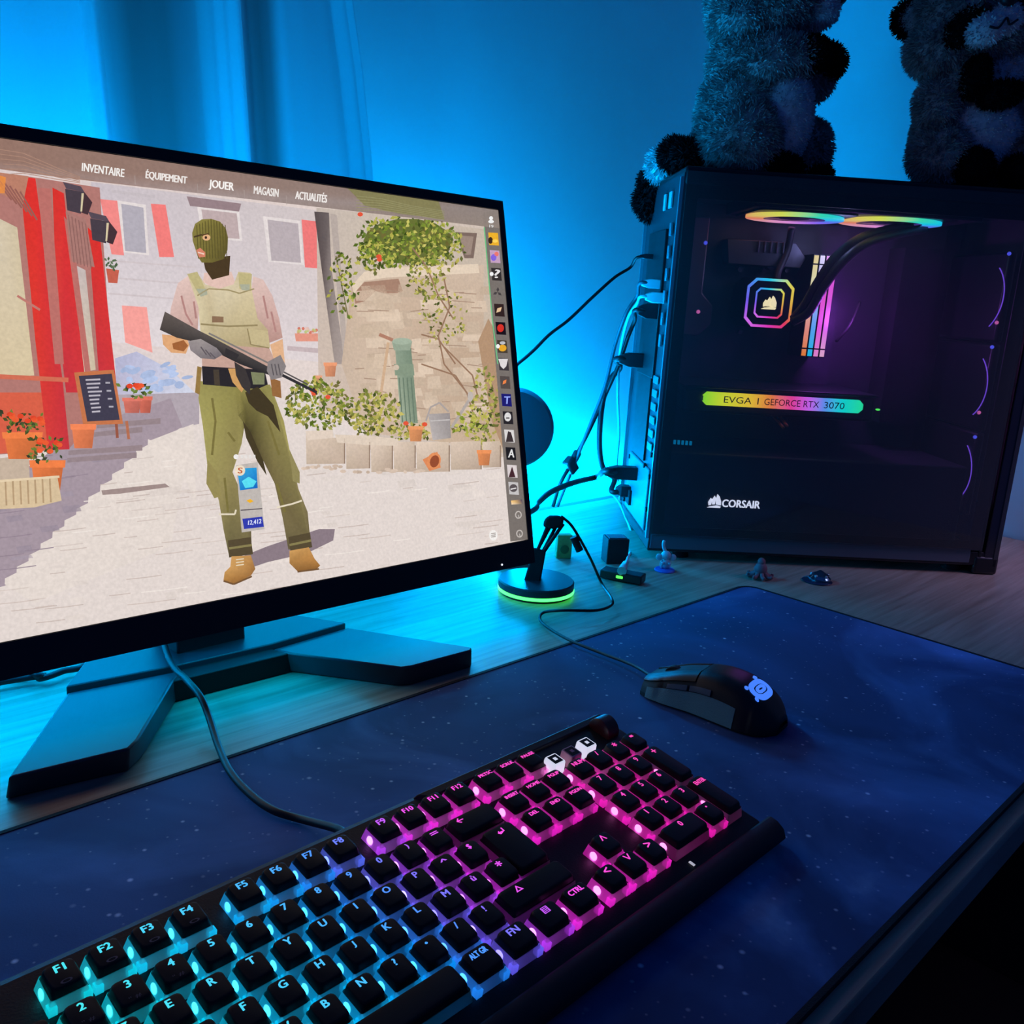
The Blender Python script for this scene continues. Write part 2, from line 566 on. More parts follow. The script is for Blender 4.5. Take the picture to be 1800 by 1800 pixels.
# blue haze mural in the lane
pg([(202, 630), (240, 618), (300, 650), (342, 690), (345, 705), (205, 705)], [(176, 178, 206), (186, 186, 212), (196, 200, 222), (210, 214, 230), (206, 202, 220), (190, 184, 206)], 6)
for _ in range(22):
    x = rnd.uniform(210, 330); y = 640 + rnd.uniform(0, 50)
    ell(x, y, rnd.uniform(6, 16), rnd.uniform(3, 7), jit((172, 188, 222), 10), 7, 8, rnd.uniform(-.5, .5))
# ground
pg([(-420, 1260), (-420, 850), (200, 700), (345, 690), (560, 700), (640, 790), (960, 800), (960, 960)], [(224, 212, 206)] * 8, 8)
pg([(200, 694), (350, 690), (350, 745), (120, 800), (60, 830)], (176, 164, 172), 9)
pg([(-420, 850), (60, 820), (120, 760), (300, 700), (320, 750), (245, 800), (205, 860), (120, 935), (40, 1020), (0, 1032), (-420, 1200)], (164, 148, 158), 10)
# zigzag sunlit edge of the shade
x, y = 255, 790
zz = []
for i in range(26):
    t_ = i / 25
    bx = 262 - 262 * t_; by = 772 + 255 * t_
    zz.append((bx + (8 if i % 2 else -2), by))
pg(zz + [(60, 1060), (300, 960), (330, 800)], (226, 214, 206), 11)
pg([(340, 745), (262, 775), (262, 800), (330, 850), (345, 900)], (226, 214, 206), 11)
for _ in range(150):
    x = rnd.uniform(-20, 880); y = rnd.uniform(790, 1130)
    if y > 1120 - 0.17 * x: continue
    sh = x + (y - 770) * 1.02 < 255
    L = rnd.uniform(20, 70) * (0.5 + (y - 700) / 500)
    c = (148, 132, 144) if sh else rnd.choice([(206, 190, 182), (212, 198, 190), (236, 226, 218), (200, 184, 176)])
    line([(x, y), (x + L * .5, y - L * .05), (x + L, y - L * 0.12)], 1.6, c, 12)
for _ in range(90):
    x = rnd.uniform(-20, 860); y = rnd.uniform(800, 1120)
    if y > 1110 - 0.17 * x: continue
    sh = x + (y - 770) * 1.02 < 250
    L = rnd.uniform(14, 46); hh = rnd.uniform(5, 12)
    base = (160, 146, 158) if sh else (222, 210, 203)
    pg([(x, y), (x + L, y - L * .12), (x + L + 4, y - L * .12 + hh), (x + 4, y + hh)], jit(base, 7), 11)
for yy, xa, xb in ((792, 120, 250), (805, 118, 240), (745, 170, 282), (760, 165, 250)):
    pg([(xa, yy), (xb, yy - 10), (xb, yy), (xa, yy + 8)], (150, 132, 136), 13)
pg([(178, 862), (290, 850), (298, 856), (210, 868), (180, 870)], (158, 138, 134), 13)
# red shop front on the left
pg([(-420, 250), (60, 312), (175, 330), (200, 700), (120, 790), (-420, 830)], [(176, 120, 112)] * 6, 14)
pg([(-420, 330), (-10, 380), (30, 400), (60, 660), (-420, 690)], [(206, 192, 170), (210, 196, 172), (206, 190, 160), (214, 196, 160), (200, 180, 150)], 15)
pg([(120, 460), (150, 475), (168, 650), (142, 655)], [(204, 190, 190), (196, 182, 178), (204, 188, 160), (206, 192, 170)], 15)
for a in ([(34, 310), (62, 314), (110, 670), (122, 790), (84, 790), (62, 600)], [(92, 330), (112, 340), (152, 690), (116, 690), (100, 560)],
          [(154, 400), (176, 420), (206, 690), (176, 690)]):
    pg(a, [(214, 52, 42), (220, 50, 44), (206, 56, 60), (196, 54, 62), (210, 62, 58), (218, 58, 46)][:len(a)], 17)
for a in ([(66, 330), (88, 332), (112, 640), (96, 640)], [(112, 380), (126, 400), (160, 660), (150, 660)]):
    pg(a, (186, 112, 104), 18)
pg([(-420, 250), (50, 310), (40, 360), (-20, 330), (-420, 300)], (184, 126, 104), 18)
pg([(-30, 300), (10, 312), (8, 340), (-30, 340)], (226, 140, 70), 19)
for k in range(6):
    line([(-10 + 9 * k, 312 + 5 * k), (20 + 9 * k, 352 + 7 * k)], 3, (150, 96, 86), 19)
pg([(115, 372), (150, 385), (166, 470), (126, 460)], (168, 120, 112), 19)
for k in range(6):
    line([(120 + 6 * k, 378 + 3 * k), (130 + 6 * k, 462 + 2 * k)], 1.6, (140, 98, 92), 20)
line([(30, 520), (70, 545)], 4, (190, 120, 110), 19)
line([(-40, 660), (120, 668)], 8, (208, 110, 84), 19)
pg([(-420, 690), (80, 690), (95, 790), (-420, 830)], (214, 96, 70), 16)
for dx, dy in ((110, 320), (154, 372)):
    pg([(dx, dy), (dx + 32, dy + 8), (dx + 38, dy + 18), (dx + 6, dy + 12)], (86, 74, 84), 21)
    pg([(dx + 4, dy + 12), (dx + 38, dy + 18), (dx + 32, dy + 56), (dx + 8, dy + 50)], (72, 62, 70), 21)
    pg([(dx + 33, dy + 20), (dx + 37, dy + 20), (dx + 34, dy + 52), (dx + 31, dy + 52)], (210, 196, 160), 22)
    pg([(dx + 38, dy + 18), (dx + 52, dy + 36), (dx + 44, dy + 58), (dx + 33, dy + 54)], (70, 50, 54), 21)
pg([(186, 472), (209, 475), (206, 498), (190, 497)], (196, 96, 76), 21)
for _ in range(14):
    leaf(196 + rnd.uniform(-12, 12), 466 + rnd.uniform(-8, 6), 8, rnd.uniform(0, 6.28), jit((90, 110, 80), 15), 22)
# chalk menu board
pg([(130, 655), (200, 650), (216, 745), (146, 748)], (196, 116, 74), 23)
pg([(138, 661), (196, 657), (210, 738), (153, 741)], (66, 62, 78), 24)
for k in range(9):
    line([(150 + k * 1.4, 668 + k * 7), (164 + rnd.uniform(0, 14) + k * 1.4, 667 + k * 7)], 3.0, (186, 180, 190), 25)
    if k % 2: line([(184 + k, 666 + k * 7), (192 + k, 666 + k * 7)], 3.0, (170, 166, 176), 25)
line([(204, 745), (206, 770)], 5, (150, 86, 66), 23); line([(222, 740), (226, 772)], 5, (180, 110, 80), 23)
# pots
def pot(x, y, w, h, col=(232, 124, 68), lay=26):
    pg([(x - w * .44, y), (x + w * .44, y), (x + w * .34, y + h), (x - w * .34, y + h)], [col, tuple(c * .88 for c in col), tuple(c * .82 for c in col), tuple(c * .95 for c in col)], lay)
    pg([(x - w * .5, y - h * .12), (x + w * .5, y - h * .12), (x + w * .48, y + h * .14), (x - w * .48, y + h * .14)], tuple(min(255, c * 1.04) for c in col), lay + 1)
pot(39, 765, 72, 42); pot(83, 815, 64, 50); pot(146, 750, 46, 38, (236, 130, 84)); pot(232, 702, 36, 24, (214, 116, 100), 22); pot(255, 700, 26, 26, (214, 110, 90), 22)
for cx, cy, rx, ry, n in ((38, 742, 36, 16, 46), (82, 792, 28, 18, 40), (236, 686, 24, 10, 20)):
    for _ in range(n):
        leaf(cx + rnd.uniform(-rx, rx), cy + rnd.uniform(-ry, ry), rnd.uniform(7, 13), rnd.uniform(0, 6.28), jit(rnd.choice([(70, 84, 40), (104, 124, 52), (54, 64, 40)]), 10), 28)
    for _ in range(n // 4):
        ell(cx + rnd.uniform(-rx, rx), cy - ry * .4 + rnd.uniform(-ry, ry) * .6, 6, 4.5, rnd.choice([(222, 70, 40), (232, 92, 50)]), 29, 8)
pg([(-60, 812), (50, 800), (52, 845), (-60, 850)], (196, 176, 156), 25)
pg([(-60, 848), (100, 836), (108, 880), (60, 892), (-60, 898)], (214, 190, 154), 27)
for k in range(12):
    line([(-56 + 13 * k, 850 - k), (-54 + 13 * k, 893 - k * .9)], 3, (180, 152, 118), 28)
line([(-60, 850), (104, 838)], 4, (228, 206, 172), 29)
# right hand wall, drain pipe, planter
pg([(556, 365), (640, 374), (900, 410), (900, 800), (560, 720)], [(196, 182, 172), (200, 186, 172), (196, 180, 164), (206, 186, 164), (206, 186, 172)], 14)
pg([(552, 372), (578, 374), (582, 470), (606, 640), (588, 640), (566, 480)], [(84, 74, 74), (110, 100, 98), (140, 128, 124), (170, 156, 150), (160, 146, 140), (96, 84, 82)], 16)
pg([(580, 376), (592, 378), (612, 640), (604, 640)], (182, 168, 160), 16)
pg([(618, 500), (640, 480), (700, 468), (850, 466), (850, 650), (880, 790), (640, 760), (600, 640)], [(196, 170, 148), (206, 182, 160), (212, 190, 170), (206, 184, 164), (190, 164, 140), (196, 170, 142), (206, 184, 164), (200, 178, 158)], 17)
pg([(618, 502), (640, 478), (668, 472), (840, 464), (842, 480), (680, 488), (640, 494), (622, 516)], (226, 206, 184), 19)
pg([(622, 516), (640, 496), (700, 490), (708, 512), (690, 520), (660, 512), (640, 530), (624, 534)], (166, 130, 110), 18)
for _ in range(110):
    x = rnd.uniform(620, 850); y = rnd.uniform(500, 750)
    w_ = rnd.uniform(14, 50); h_ = rnd.uniform(8, 26)
    pg([(x, y), (x + w_, y - 2), (x + w_ + 4, y + h_), (x + rnd.uniform(-4, 4), y + h_)], jit((208, 186, 164), 13), 18)
for _ in range(40):
    x = rnd.uniform(620, 850); y = rnd.uniform(500, 750)
    line([(x, y), (x + rnd.uniform(10, 40), y + rnd.uniform(-4, 6))], 1.6, (168, 140, 120), 19)
pg([(800, 408), (838, 410), (832, 454), (816, 454)], (126, 106, 96), 20); pg([(806, 414), (832, 416), (827, 448), (818, 448)], (156, 136, 124), 21)
pg([(840, 600), (858, 560), (880, 600), (884, 790), (864, 740)], (178, 144, 114), 19)
for p in ([(612, 560), (600, 500), (590, 450)],):
    line(p, 2, (120, 110, 70), 20)
# foliage
G = [(96, 116, 40), (128, 146, 52), (168, 170, 72), (186, 180, 86), (74, 90, 34)]
GY = [(176, 168, 84), (196, 184, 96), (150, 150, 70), (120, 126, 56)]
def blob(cx, cy, rx, ry):
    def f():
        a = rnd.uniform(0, 6.28); q = sqrt(rnd.random())
        return cx + rx * q * cos(a), cy + ry * q * sin(a)
    return f
ell(716, 424, 78, 40, (104, 112, 50), 20)
poly_leaves(330, blob(718, 424, 92, 46), G, 22, (6, 12))
poly_leaves(70, blob(660, 452, 36, 26), G, 22, (6, 12))
poly_leaves(70, blob(775, 436, 40, 40), GY, 22, (6, 12))
poly_leaves(70, blob(748, 490, 30, 40), GY, 22, (6, 12))
poly_leaves(60, blob(780, 560, 40, 50), GY, 22, (5, 10))
poly_leaves(60, blob(604, 500, 24, 60), G, 22, (6, 11))
poly_leaves(200, blob(560, 710, 56, 44), GY + G[:2], 30, (7, 13))
poly_leaves(140, blob(656, 728, 46, 40), GY, 30, (7, 13))
poly_leaves(60, blob(720, 760, 36, 14), GY, 30, (6, 11))
poly_leaves(120, blob(850, 720, 26, 70), GY, 24, (6, 11))
poly_leaves(40, blob(826, 745, 36, 18), G[1:4], 30, (7, 12))
for _ in range(9):
    x, y = rnd.choice([(634, 378), (664, 454), (690, 466), (550, 690), (576, 700), (712, 742), (840, 748), (802, 752), (746, 746)])
    ell(x + rnd.uniform(-3, 3), y + rnd.uniform(-3, 3), 5, 4, (226, 86, 56), 33, 8)
for pts in ([(838, 750), (820, 690), (780, 640), (770, 590), (790, 540), (780, 490)], [(826, 700), (800, 660), (740, 640)], [(780, 610), (830, 660), (840, 700)], [(796, 560), (770, 520), (750, 470), (720, 430)],
            [(740, 588), (770, 596), (800, 640)]):
    line(pts, 2.6, (150, 116, 92), 23)
# hydrant pump, broom, watering can
pg([(694, 612), (722, 612), (734, 744), (704, 744)], [(140, 156, 136), (120, 138, 118), (126, 142, 120), (164, 176, 152)], 25)
pg([(688, 600), (724, 600), (720, 616), (692, 616)], (150, 164, 144), 26); ell(706, 600, 17, 6, (164, 178, 158), 27)
pg([(692, 640), (726, 640), (728, 660), (694, 660)], (134, 150, 128), 26); ell(696, 646, 5, 5, (206, 188, 168), 27)
for k in range(4):
    line([(701 + 7 * k, 664), (707 + 7 * k, 742)], 2, (104, 122, 104), 27)
line([(682, 602), (668, 700)], 5, (206, 172, 140), 24); line([(666, 588), (690, 598)], 6, (176, 126, 104), 24)
pg([(752, 728), (790, 726), (792, 770), (760, 774)], [(176, 168, 166), (150, 142, 142), (158, 150, 148), (186, 178, 176)], 31)
line([(756, 740), (790, 738)], 2, (196, 190, 188), 32); line([(793, 752), (826, 700)], 5, (176, 166, 160), 31); ell(826, 697, 5, 9, (190, 180, 172), 32)
line([(748, 740), (756, 716), (772, 708), (788, 724)], 3, (170, 160, 156), 31)
# stone kerb blocks of the planter
xs_ = [536, 606, 650, 690, 730, 790, 846, 880]
for i in range(7):
    a, b = xs_[i], xs_[i + 1]
    yt = 765 + 12 * min(1, i * .5) ; yb = 815 + 14 * min(1, i * .6) - (4 * max(0, i - 4))
    pg([(a + 1, yt), (b - 2, yt + (6 if i < 2 else 0) - (2 if i > 4 else 0)), (b - 1, yb), (a + 2, yb + 1)], [jit((220, 200, 182), 8), jit((206, 186, 166), 8), jit((186, 164, 146), 8), jit((200, 180, 160), 8)], 32)
    line([(b - 1, yt + 6), (b - 1, yb)], 2.2, (150, 126, 108), 33)
pg([(536, 758), (584, 756), (586, 770), (540, 774)], (224, 206, 190), 33)
pg([(588, 764), (650, 766), (700, 772), (698, 784), (640, 782), (592, 778)], (222, 204, 186), 33)
for _ in range(26):
    x = rnd.uniform(530, 740); ell(x, 822 + 6 * (x > 600) + rnd.uniform(-3, 3), rnd.uniform(3, 8), 3, jit((206, 184, 166), 14), 34, 7)
pot(730, 752, 28, 24, (226, 150, 98), 35); pot(850, 794, 26, 24, (228, 142, 88), 35); pot(580, 640, 24, 22, (226, 150, 110), 24); pot(558, 662, 16, 16, (224, 156, 120), 24)
pg([(742, 808), (768, 794), (774, 822), (754, 828)], (220, 136, 88), 35); ell(762, 810, 12, 15, (226, 142, 90), 36, 14, .3); ell(763, 811, 8, 11, (150, 76, 46), 37, 14, .3)
# ---- the standing figure: a masked guard with a rifle, generic
OL, OLD = (110, 104, 50), (78, 72, 36)
pg([(420, 980), (470, 960), (560, 930), (588, 930), (585, 950), (540, 972), (470, 988), (440, 998)], (138, 122, 130), 34)
def body(pts, col, lay): pg(pts, col, lay)
# trousers
body([(352, 670), (420, 680), (432, 730), (424, 780), (408, 830), (440, 905), (442, 975), (402, 978), (392, 930), (384, 880), (364, 820), (356, 750), (348, 700)], [(150, 142, 82), (140, 132, 74), (92, 86, 46), (150, 140, 84), (146, 134, 84), (104, 92, 62), (112, 102, 70), (100, 92, 62), (132, 120, 82), (150, 138, 88), (164, 156, 96), (166, 158, 92), (160, 152, 90)], 38)
body([(412, 680), (474, 676), (498, 740), (510, 800), (524, 860), (540, 900), (546, 962), (506, 966), (496, 910), (482, 850), (462, 810), (440, 760), (418, 730)], [(146, 138, 76), (150, 142, 82), (160, 150, 86), (166, 156, 92), (140, 128, 84), (120, 108, 74), (110, 98, 66), (100, 90, 62), (120, 108, 72), (116, 104, 66), (96, 86, 50), (80, 72, 40), (90, 82, 44)], 38)
body([(426, 740), (440, 760), (462, 810), (468, 836), (452, 812), (432, 770)], (70, 60, 36), 39)
body([(364, 808), (380, 830), (388, 872), (376, 876), (362, 850)], (150, 138, 84), 39)
body([(508, 790), (526, 830), (526, 850), (514, 846)], (146, 136, 88), 39)
for p in ([(372, 700), (378, 740), (372, 800)], [(400, 760), (412, 776)], [(470, 740), (490, 800)], [(394, 840), (400, 900)], [(486, 850), (500, 900)]):
    line(p, 4, (122, 112, 60), 39)
for p in ([(384, 904), (412, 904), (414, 896)], [(486, 892), (512, 886), (530, 880)]):
    line(p, 3, (226, 214, 190), 40)
body([(400, 950), (440, 944), (444, 974), (402, 980)], (86, 74, 50), 40); body([(506, 944), (544, 936), (548, 962), (510, 970)], (86, 74, 50), 40)
line([(402, 964), (442, 958)], 4, (136, 126, 80), 41); line([(508, 958), (546, 950)], 4, (136, 126, 80), 41)
# boots
body([(406, 978), (440, 976), (448, 1000), (440, 1012), (410, 1026), (392, 1020), (394, 1006), (404, 996)], [(206, 156, 92), (190, 140, 80), (150, 106, 58), (160, 112, 60), (150, 104, 54), (176, 126, 66), (196, 146, 80), (206, 156, 92)], 42)
body([(508, 968), (542, 962), (552, 982), (562, 994), (556, 1000), (522, 1004), (508, 990)], [(206, 156, 92), (196, 146, 84), (186, 132, 70), (160, 110, 54), (140, 96, 48), (140, 96, 48), (170, 124, 68)], 42)
line([(392, 1021), (410, 1027), (442, 1013)], 3, (116, 84, 52), 43); line([(522, 1005), (560, 1000)], 3, (116, 84, 52), 43)
for k in range(3): line([(414, 984 + 5 * k), (428, 982 + 5 * k)], 2, (226, 210, 180), 43)
# shirt sleeves, neck
body([(330, 485), (312, 498), (300, 540), (296, 572), (306, 590), (330, 600), (346, 592), (348, 560), (352, 520), (346, 490)], [(226, 198, 188), (222, 192, 184), (218, 186, 178), (206, 172, 164), (196, 160, 150), (180, 140, 130), (186, 148, 138), (206, 170, 160), (214, 184, 176), (220, 190, 180)], 38)
body([(444, 486), (462, 492), (478, 520), (490, 560), (496, 594), (470, 604), (450, 560), (440, 520)], [(222, 194, 186), (218, 188, 180), (214, 182, 174), (204, 166, 158), (186, 146, 136), (180, 140, 130), (190, 150, 140), (214, 184, 174)], 38)
for p in ([(318, 520), (326, 552), (338, 572)], [(340, 530), (344, 560)], [(462, 520), (470, 560)], [(476, 548), (484, 584)]):
    line(p, 3.4, (178, 132, 126), 39)
body([(358, 480), (406, 478), (414, 500), (380, 510), (356, 496)], (224, 190, 178), 40)
body([(284, 588), (326, 592), (332, 606), (326, 622), (300, 620), (286, 606)], (222, 166, 118), 39)
body([(302, 604), (322, 598), (330, 608), (322, 618), (304, 614)], (160, 98, 54), 40)
body([(474, 606), (496, 596), (500, 640), (482, 640)], (224, 176, 136), 39)
# head in a knitted hood
body([(356, 455), (404, 450), (402, 484), (372, 492), (360, 474)], (74, 58, 34), 41)
hd = [(337, 410), (342, 394), (354, 386), (370, 385), (386, 390), (396, 402), (400, 418), (399, 440), (392, 456), (372, 462), (354, 462), (347, 452), (342, 436), (338, 424)]
body(hd, [(128, 118, 58), (136, 126, 62), (140, 130, 66), (136, 126, 62), (124, 114, 54), (112, 102, 48), (100, 90, 42), (94, 84, 40), (96, 86, 40), (110, 100, 48), (120, 110, 52), (124, 114, 56), (128, 118, 58), (130, 120, 60)], 42)
for k in range(11):
    line([(345 + 5 * k, 396 - 2.2 * min(k, 10 - k)), (348 + 5 * k, 455)], 1.4, (92, 84, 40), 43)
ell(362, 418, 7, 5.5, (226, 176, 130), 44); ell(361, 418, 2.2, 2.6, (60, 40, 30), 45); line([(354, 414), (366, 411)], 2, (84, 60, 36), 45)
line([(340, 417), (354, 413)], 3, (78, 62, 36), 44)
body([(344, 440), (351, 436), (360, 444), (360, 452), (349, 453)], (214, 130, 104), 44); line([(347, 444), (358, 447)], 2.4, (236, 206, 190), 45)
# vest
body([(330, 486), (346, 480), (360, 500), (384, 508), (410, 500), (418, 478), (440, 480), (442, 512), (452, 560), (470, 580), (470, 612), (380, 606), (352, 590), (348, 540)], [(206, 192, 150), (196, 182, 140), (206, 190, 156), (216, 202, 170), (214, 200, 168), (200, 184, 142), (206, 190, 148), (212, 196, 158), (200, 184, 144), (186, 168, 130), (176, 158, 118), (186, 170, 130), (206, 190, 152), (214, 200, 164)], 41)
for a in ([(328, 482), (346, 478), (362, 512), (350, 520)], [(418, 480), (442, 482), (440, 512), (420, 508)]):
    body(a, (190, 178, 128), 43); 
body([(344, 508), (362, 508), (364, 518), (352, 522)], (170, 172, 150), 44); body([(420, 500), (438, 500), (438, 512), (424, 510)], (170, 172, 150), 44)
line([(346, 520), (366, 508), (400, 510), (420, 516), (446, 508)], 2.4, (160, 144, 104), 44)
line([(352, 570), (400, 574), (452, 572)], 3, (150, 134, 96), 44); body([(372, 556), (392, 557), (392, 567), (372, 567)], (140, 110, 84), 45)
body([(434, 578), (470, 582), (474, 612), (440, 606)], (196, 180, 138), 44); line([(434, 578), (440, 606), (472, 612)], 2, (146, 130, 92), 45)
body([(352, 588), (470, 606), (482, 634), (474, 654), (355, 648)], (196, 160, 146), 40)
# belt
body([(354, 644), (464, 650), (470, 676), (452, 684), (356, 676)], (44, 40, 42), 42)
body([(374, 650), (384, 650), (386, 678), (376, 676)], (74, 64, 52), 43); body([(400, 648), (416, 648), (432, 676), (424, 690), (408, 672)], (206, 156, 96), 43)
body([(440, 654), (464, 656), (464, 676), (444, 676)], (126, 130, 96), 43); body([(474, 664), (492, 670), (494, 700), (478, 696)], (150, 104, 60), 42); body([(346, 644), (354, 646), (350, 694), (342, 690)], (150, 120, 66), 42)
# rifle
body([(280, 580), (289, 548), (350, 582), (366, 590), (480, 650), (484, 664), (420, 640), (344, 602), (310, 594)], [(72, 64, 60), (98, 88, 82), (90, 82, 78), (74, 70, 68), (60, 58, 58), (48, 46, 46), (44, 42, 42), (58, 54, 52), (64, 58, 54)], 46)
body([(411, 636), (430, 648), (440, 676), (438, 694), (424, 680), (414, 660)], (62, 56, 54), 46)
line([(366, 586), (486, 646)], 3, (128, 122, 118), 47); line([(480, 652), (556, 690)], 5, (50, 48, 50), 46); line([(486, 648), (540, 676)], 2.5, (84, 80, 80), 47); line([(550, 682), (556, 694)], 3, (50, 46, 46), 47)
body([(396, 612), (420, 624), (414, 632), (394, 622)], (54, 50, 50), 47)
body([(330, 600), (352, 596), (380, 612), (390, 624), (376, 632), (352, 630), (334, 616)], [(150, 140, 140), (160, 150, 148), (138, 130, 132), (118, 110, 114), (112, 104, 108), (126, 118, 120), (140, 130, 132)], 48)
for k in range(3): line([(352 + 8 * k, 610 + 5 * k), (362 + 8 * k, 624 + 3 * k)], 2.2, (96, 88, 92), 49)
body([(470, 636), (492, 624), (502, 644), (494, 664), (476, 668), (468, 652)], (136, 128, 128), 48)
for k in range(3): line([(476 + 6 * k, 640), (480 + 6 * k, 660)], 2, (92, 86, 88), 49)
body([(430, 690), (452, 680), (480, 712), (492, 760), (470, 732), (450, 722), (436, 708)], (66, 56, 34), 43)
# dark top bar and menu words
pg([(-420, 150), (880, 366), (880, 402), (640, 374), (380, 344), (100, 312), (-420, 240)], [(150, 112, 96), (142, 130, 124), (146, 132, 122), (146, 130, 122), (160, 142, 138), (158, 122, 108), (150, 112, 96)], 50)
pg([(610, 330), (770, 352), (780, 386), (700, 376), (640, 362)], (132, 126, 84), 51)
for k in range(6):
    line([(-10 + 5 * k, 262 + 9 * k), (40, 270 + 7 * k), (100, 296 + 4 * k), (140, 312 + 2 * k)], 1.2, (172, 134, 116), 52)
    line([(625, 345 + 5 * k), (670, 350 + 4 * k), (720, 362 + 3 * k), (780, 372 + 3 * k)], 1.0, (150, 146, 104), 52)
write('INVENTAIRE', 143, 301, 217, 312, 14, (240, 236, 232), 54)
write('ÉQUIPEMENT', 255, 316, 327, 326, 18, (236, 230, 226), 54)
write('JOUER', 366, 334, 409, 340, 18, (246, 242, 238), 54)
write('MAGASIN', 445, 341, 488, 347, 14, (232, 226, 222), 54)
write('ACTUALITÉS', 518, 350, 573, 357, 17, (238, 232, 228), 54)
for x in (236, 346, 428, 502): line([(x, 302 + (x - 180) * .13), (x + 1, 318 + (x - 180) * .13)], 1, (168, 152, 146), 53)
# friends strip down the right side
pg([(848, 374), (880, 370), (928, 950), (896, 952)], (120, 112, 106), 50)
line([(850, 400), (864, 560), (874, 640)], 2, (110, 190, 130), 51)
ell(862, 384, 3.5, 3.5, (240, 240, 240), 52); ell(862, 390, 5, 3, (240, 240, 240), 52); write('19', 859, 400, 866, 401, 5, (220, 220, 220), 52)
def icon(i, y, col, extra=None):
    x = 866 + (y - 420) * 0.0805
    pg([(x - 9, y - 11), (x + 8, y - 10), (x + 10, y + 12), (x - 7, y + 11)], col, 52)
    if extra: extra(x, y)
icon(0, 420, (236, 176, 40), lambda x, y: (ell(x - 5, y + 3, 4, 6, (60, 40, 20), 53), ell(x + 3, y + 4, 5, 3, (250, 210, 90), 53)))
icon(1, 451, (196, 160, 190), lambda x, y: (ell(x - 2, y + 2, 5, 6, (130, 100, 220), 53), ell(x + 3, y - 4, 4, 4, (236, 120, 110), 53)))
icon(2, 482, (52, 46, 44), lambda x, y: write('?', x - 3, y + 7, x + 6, y + 7, 15, (230, 226, 226), 53))
icon(3, 514, (120, 112, 106), lambda x, y: [leaf(x, y, 9, a, (70, 64, 64), 53) for a in (-1.5, .7, 2.7)])
icon(4, 545, (50, 34, 30), lambda x, y: leaf(x - 5, y + 5, 14, -.8, (226, 190, 150), 53))
icon(5, 577, (26, 16, 20), lambda x, y: ell(x, y, 6, 7, (214, 50, 36), 53))
icon(6, 609, (70, 60, 46), lambda x, y: (ell(x + 1, y + 3, 7, 6, (232, 168, 40), 53), ell(x + 1, y - 6, 5, 3, (190, 190, 196), 53)))
icon(7, 640, (60, 54, 56), lambda x, y: pg([(x - 9, y - 9), (x + 8, y - 9), (x + 5, y + 4), (x, y + 9), (x - 5, y + 4)], (222, 216, 216), 53))
icon(8, 672, (84, 74, 70), lambda x, y: leaf(x - 4, y + 4, 11, -.9, (236, 130, 70), 53))
icon(9, 703, (30, 28, 110), lambda x, y: write('T', x - 4, y + 7, x + 6, y + 7, 13, (150, 170, 250), 53))
icon(10, 734, (40, 36, 38), lambda x, y: (ell(x, y - 1, 6, 8, (222, 220, 220), 53), line([(x - 3, y + 1), (x + 3, y + 1)], 2, (70, 64, 66), 54)))
icon(11, 766, (216, 212, 210), lambda x, y: pg([(x - 2, y - 8), (x + 3, y - 6), (x + 8, y + 11), (x - 6, y + 11)], (60, 50, 50), 53))
icon(12, 797, (30, 28, 30), lambda x, y: write('A', x - 4, y + 7, x + 6, y + 7, 14, (226, 226, 226), 53))
icon(13, 828, (216, 206, 206), lambda x, y: pg([(x, y - 8), (x + 6, y + 11), (x - 6, y + 11)], (70, 40, 44), 53))
icon(14, 858, (196, 192, 192), lambda x, y: (ell(x, y, 7, 7, (90, 82, 84), 53), line([(x - 5, y + 2), (x + 5, y)], 2, (226, 222, 222), 54)))
pg([(897, 880), (916, 878), (918, 886), (898, 887)], [(250, 200, 120), (60, 50, 90), (110, 100, 100), (250, 220, 180)], 52)
for (x, y) in ((910, 905), (912, 938)):
    ell(x, y, 6, 7, (190, 182, 176), 53); ell(x, y, 4, 5, (120, 112, 106), 54); line([(x, y), (x + 1, y + 5)], 1.5, (190, 182, 176), 55)
ell(866, 941, 7.5, 9.5, (240, 236, 232), 52, 18)
for k in (-3, 0, 3): line([(862, 941 + k), (870, 940 + k)], 1.4, (150, 140, 134), 53)
ell(863, 482, 3.5, 3.8, (240, 240, 240), 54, 10); ell(874, 609, 3.5, 3.8, (240, 240, 240), 54, 10)
# news panel between the legs
ell(414, 803, 4.5, 4.5, (236, 232, 230), 48)
for k in range(4): line([(422 + 7 * k, 803), (427 + 7 * k, 802.6)], 6, (226, 220, 216), 48)
pg([(414, 818), (452, 812), (464, 930), (424, 936)], (190, 182, 176), 47)
pg([(416, 824), (450, 822), (452, 858), (421, 862)], [(60, 170, 220), (40, 150, 216), (20, 100, 190), (30, 130, 206)], 48)
pg([(424, 846), (436, 838), (450, 846), (444, 856), (430, 858)], (90, 220, 240), 49)
ell(421, 827, 9, 9.5, (236, 220, 196), 50); write('S', 417, 832, 425, 832, 10, (190, 90, 50), 51)
leaf(432, 880, 13, .1, (236, 176, 40), 49)
line([(422, 897), (460, 894)], 1.6, (70, 60, 70), 49)
pg([(425, 912), (460, 908), (463, 926), (428, 930)], (50, 60, 170), 49); write('12,412', 435, 924, 458, 921, 9, (220, 226, 250), 50)
scm = mat('screen_light', vcol=True, strength=1.0, rough=0.35)
_nt = scm.node_tree; _b = _nt.nodes['Principled BSDF']
_tc = _nt.nodes.new('ShaderNodeTexCoord'); _n = _nt.nodes.new('ShaderNodeTexNoise'); _n.inputs['Scale'].default_value = 420; _n.inputs['Detail'].default_value = 6
_mr = _nt.nodes.new('ShaderNodeMapRange'); _mr.inputs[1].default_value = 0.3; _mr.inputs[2].default_value = 0.7; _mr.inputs[3].default_value = 0.95; _mr.inputs[4].default_value = 1.10
